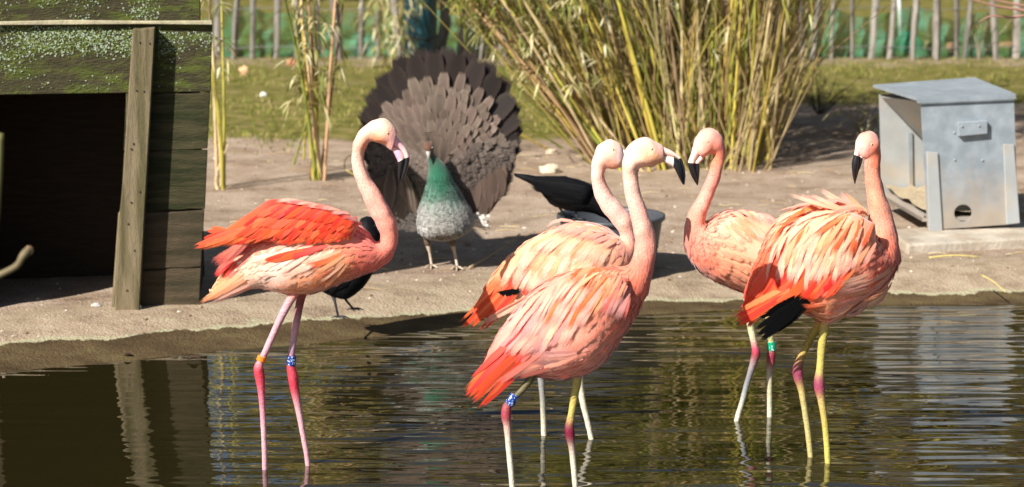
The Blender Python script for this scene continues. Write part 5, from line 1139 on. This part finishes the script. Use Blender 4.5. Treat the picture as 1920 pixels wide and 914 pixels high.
curve_thing('straw_stalk', [p0, p0.lerp(p1, .5) + Vector((0, 0, .01)), p1], .004, rm, 'pale straw stalk on the bank right of the ruffled flamingo', 'straw')
p0, p1 = G(1742, 487), G(1835, 486); p0.z += .01; p1.z += .012
curve_thing('straw_stalk', [p0, p0.lerp(p1, .5) + Vector((0, 0, .01)), p1], .005, rm, 'pale straw stalk lying just in front of the concrete slab', 'straw')
# stems near the lens, out of focus
fgm = mat('foreground_stem', lin((112, 98, 70)), .7, .2, 30)
stem = thing('foreground_twig', W(-30, 540, 5.6), 'blurred bent twig poking in at the lower left edge', 'twig')
pts = [W(-40, 535, 5.6), W(-5, 518, 5.6), W(30, 500, 5.6), W(42, 482, 5.6), W(56, 466, 5.62)]
v, f = tube([Vector(q_) for q_ in catmull([tuple(p) for p in pts], 4)], [.008] * 12 + [.009, .010, .010, .009, .006], 10); obj('stem', v, f, fgm, stem)
v, f = ball(W(54, 470, 5.62), .011, 8, 6); obj('bud', v, f, mat('bud', lin((190, 150, 110)), .7), stem)
st2 = thing('foreground_stalk', W(-4, 600, 5.8), 'blurred green stalk standing at the left edge', 'stalk')
pts = [W(-40, 900, 5.8), W(-24, 600, 5.8), W(-8, 420, 5.8), W(-2, 330, 5.8), W(1, 250, 5.8)]
v, f = tube([Vector(q_) for q_ in catmull([tuple(p) for p in pts], 4)], [.009] * 17, 8); obj('stem', v, f, mat('green_stalk', lin((96, 92, 52)), .7), st2)
# twiggy shrub right of the bamboo
rng = random.Random(77)
def twig_shrub(name, px, py, label, cat, n, hh, spread, col, leaves, seed):
    rg = random.Random(seed); b0 = G(px, py); b0.z = hgt(b0.x, b0.y) - .01; t = thing(name, b0, label, cat); mb = MB(); lf = MB()
    for _ in range(n):
        d = Vector((rg.gauss(0, spread), rg.gauss(0, spread * .6), 1)).normalized(); ln = hh * rg.uniform(.5, 1); pts = [b0]
        for k in range(5): d = (d + Vector((rg.gauss(0, .15), rg.gauss(0, .15), rg.gauss(0, .08)))).normalized(); pts.append(pts[-1] + d * ln / 5)
        v, f = tube(pts, [.005, .0045, .004, .003, .0022, .001], 5); mb.add(v, f)
        for k in range(4):
            q_ = pts[rg.randint(1, 4)]; d2 = (d + Vector((rg.gauss(0, .7), rg.gauss(0, .5), rg.gauss(0, .4)))).normalized(); e = q_ + d2 * rg.uniform(.06, .2)
            v, f = tube([q_, e], [.0022, .001], 4); mb.add(v, f)
            for _ in range(leaves): leaf(lf, e, (d2 + Vector((rg.gauss(0, .5), rg.gauss(0, .5), -.6))).normalized(), rg.uniform(.05, .12), rg.uniform(.012, .02), rg.choice(LEAF[:4]), .5)
    mb.build('twigs', mat('twig_bark', lin(col), .85, .2, 30), t)
    if lf.v: lf.build('dry_leaves', leafm, t)['kind'] = 'stuff'
twig_shrub('bare_shrub', 1535, 215, 'bare twiggy shrub on the lawn right of the large bamboo', 'shrub', 16, .62, .55, (92, 78, 60), 0, 2)
twig_shrub('dry_plant', 1612, 268, 'low dry plant with drooping pale leaves left of the feeder', 'plant', 8, .34, .35, (150, 130, 80), 3, 3)
twig_shrub('bare_shrub', 1835, 112, 'small bare sapling leaning before the fence near the right edge', 'shrub', 4, 1.0, .3, (168, 146, 130), 0, 5)
# branch reaching in from the upper right
brn = thing('overhanging_branch', W(1990, -10, 14), 'thin reddish branch reaching in at the upper right corner', 'branch')
for k, pts in enumerate(([(1990, 35), (1920, 20), (1870, 12), (1830, 2), (1800, -6)], [(1990, 5), (1935, 12), (1880, 4), (1845, -6), (1820, -20)], [(1960, 20), (1900, 33), (1860, 30), (1835, 42)])):
    ps = [Vector(q_) for q_ in catmull([tuple(W(x, y, 14 + .1 * k)) for x, y in pts], 4)]
    v, f = tube(ps, [.010 * (1 - .8 * i / len(ps)) for i in range(len(ps))], 6); obj('twig', v, f, mat('red_twig', lin((150, 110, 95)), .7), brn)
# leaf and feather scraps on the pond
lm2 = mat('floating_leaf', lin((70, 52, 40)), .6)
for px, py, sz, lb in ((365, 678, 30, 'curled dark leaf floating near the bank left of the rosy legs'), (240, 660, 18, 'dark wet leaf stuck on the pond kerb')):
    z = WZ + .006 if py > 670 else None; p = G(px, py, WZ if z else WZ + .03); 
    p.z = z if z else hgt(p.x, p.y) + .006; s = sz * p.y / F; V = []
    for i in range(7):
        x = i / 6; wd = math.sin(math.pi * min(.97, x + .04)) * .32
        for j in (-1, 0, 1): V.append(p + Vector(((x - .5) * s, j * wd * s * 1.2, abs(j) * wd * s * .5 + .1 * s * math.sin(x * 3))))
    tag(obj('fallen_leaf', V, [(i * 3 + j, i * 3 + 3 + j, i * 3 + 4 + j, i * 3 + 1 + j) for i in range(6) for j in range(2)], lm2), lb, 'leaf')
# the wood beyond the fence: fills the reflections in the pond
mb = MB(); tr = MB(); rng = random.Random(99)
for i in range(20):
    x = -20 + 2.1 * i + rng.uniform(-.8, .8); y = 34 + rng.uniform(-3, 5); hh = rng.uniform(8.0, 13) if abs(x + .3) > 2.6 else rng.uniform(7, 8.5)
    if abs(x - .12) < .9: x += 1.0
    v, f = tube([Vector((x, y, -.2)), Vector((x + rng.uniform(-.3, .3), y, hh * .5)), Vector((x + rng.uniform(-.6, .6), y, hh))], [.2, .13, .03], 8); tr.add(v, f)
    for _ in range(6):
        z = rng.uniform(.3, .9) * hh; e = Vector((x + rng.uniform(-1.8, 1.8), y + rng.uniform(-1, 1), z + rng.uniform(.5, 1.8))); v, f = tube([Vector((x, y, z)), e], [.06, .015], 5); tr.add(v, f)
    for c_ in range(18):
        cc = Vector((x + rng.gauss(0, 1.0), y + rng.gauss(0, .8), hh * rng.uniform(.12, 1.0))); rr = rng.uniform(.5, 1.1)
        for _ in range(130):
            p = cc + Vector((rng.gauss(0, .5), rng.gauss(0, .5), rng.gauss(0, .5))) * rr
            if p.z > 2.5 and abs(p.x - .12) < .36 + .12 * math.sin(p.z * 3): continue          # a gap in the crowns, open to the sky
            d = Vector((rng.gauss(0, 1), rng.gauss(0, 1), rng.gauss(0, 1))).normalized(); u = d.orthogonal().normalized() * rng.uniform(.08, .17)
            mb.add([p - u, p + d * .26, p + u, p - d * .26], [(0, 1, 2, 3)], lin(rng.choice(((150, 140, 62), (178, 160, 80), (156, 128, 80), (134, 134, 56), (190, 168, 104)))))
for _ in range(9000):                                       # undergrowth along its foot
    p = Vector((rng.uniform(-22, 22), 33 + rng.uniform(-1, 2.5), abs(rng.gauss(0, .9)))); d = Vector((rng.gauss(0, 1), rng.gauss(0, 1), rng.gauss(0, 1))).normalized(); u = d.orthogonal().normalized() * rng.uniform(.05, .1)
    mb.add([p - u, p + d * .16, p + u, p - d * .16], [(0, 1, 2, 3)], lin(rng.choice(((124, 128, 52), (150, 150, 68), (112, 112, 44)))))
k = len(mb.v); fi = len(mb.f); mb.add(tr.v, tr.f, lin((110, 90, 70)))
mb.build('woodland', mat('woodland', None, .85, .2, 4, attr=True, trans=.2))['kind'] = 'stuff'
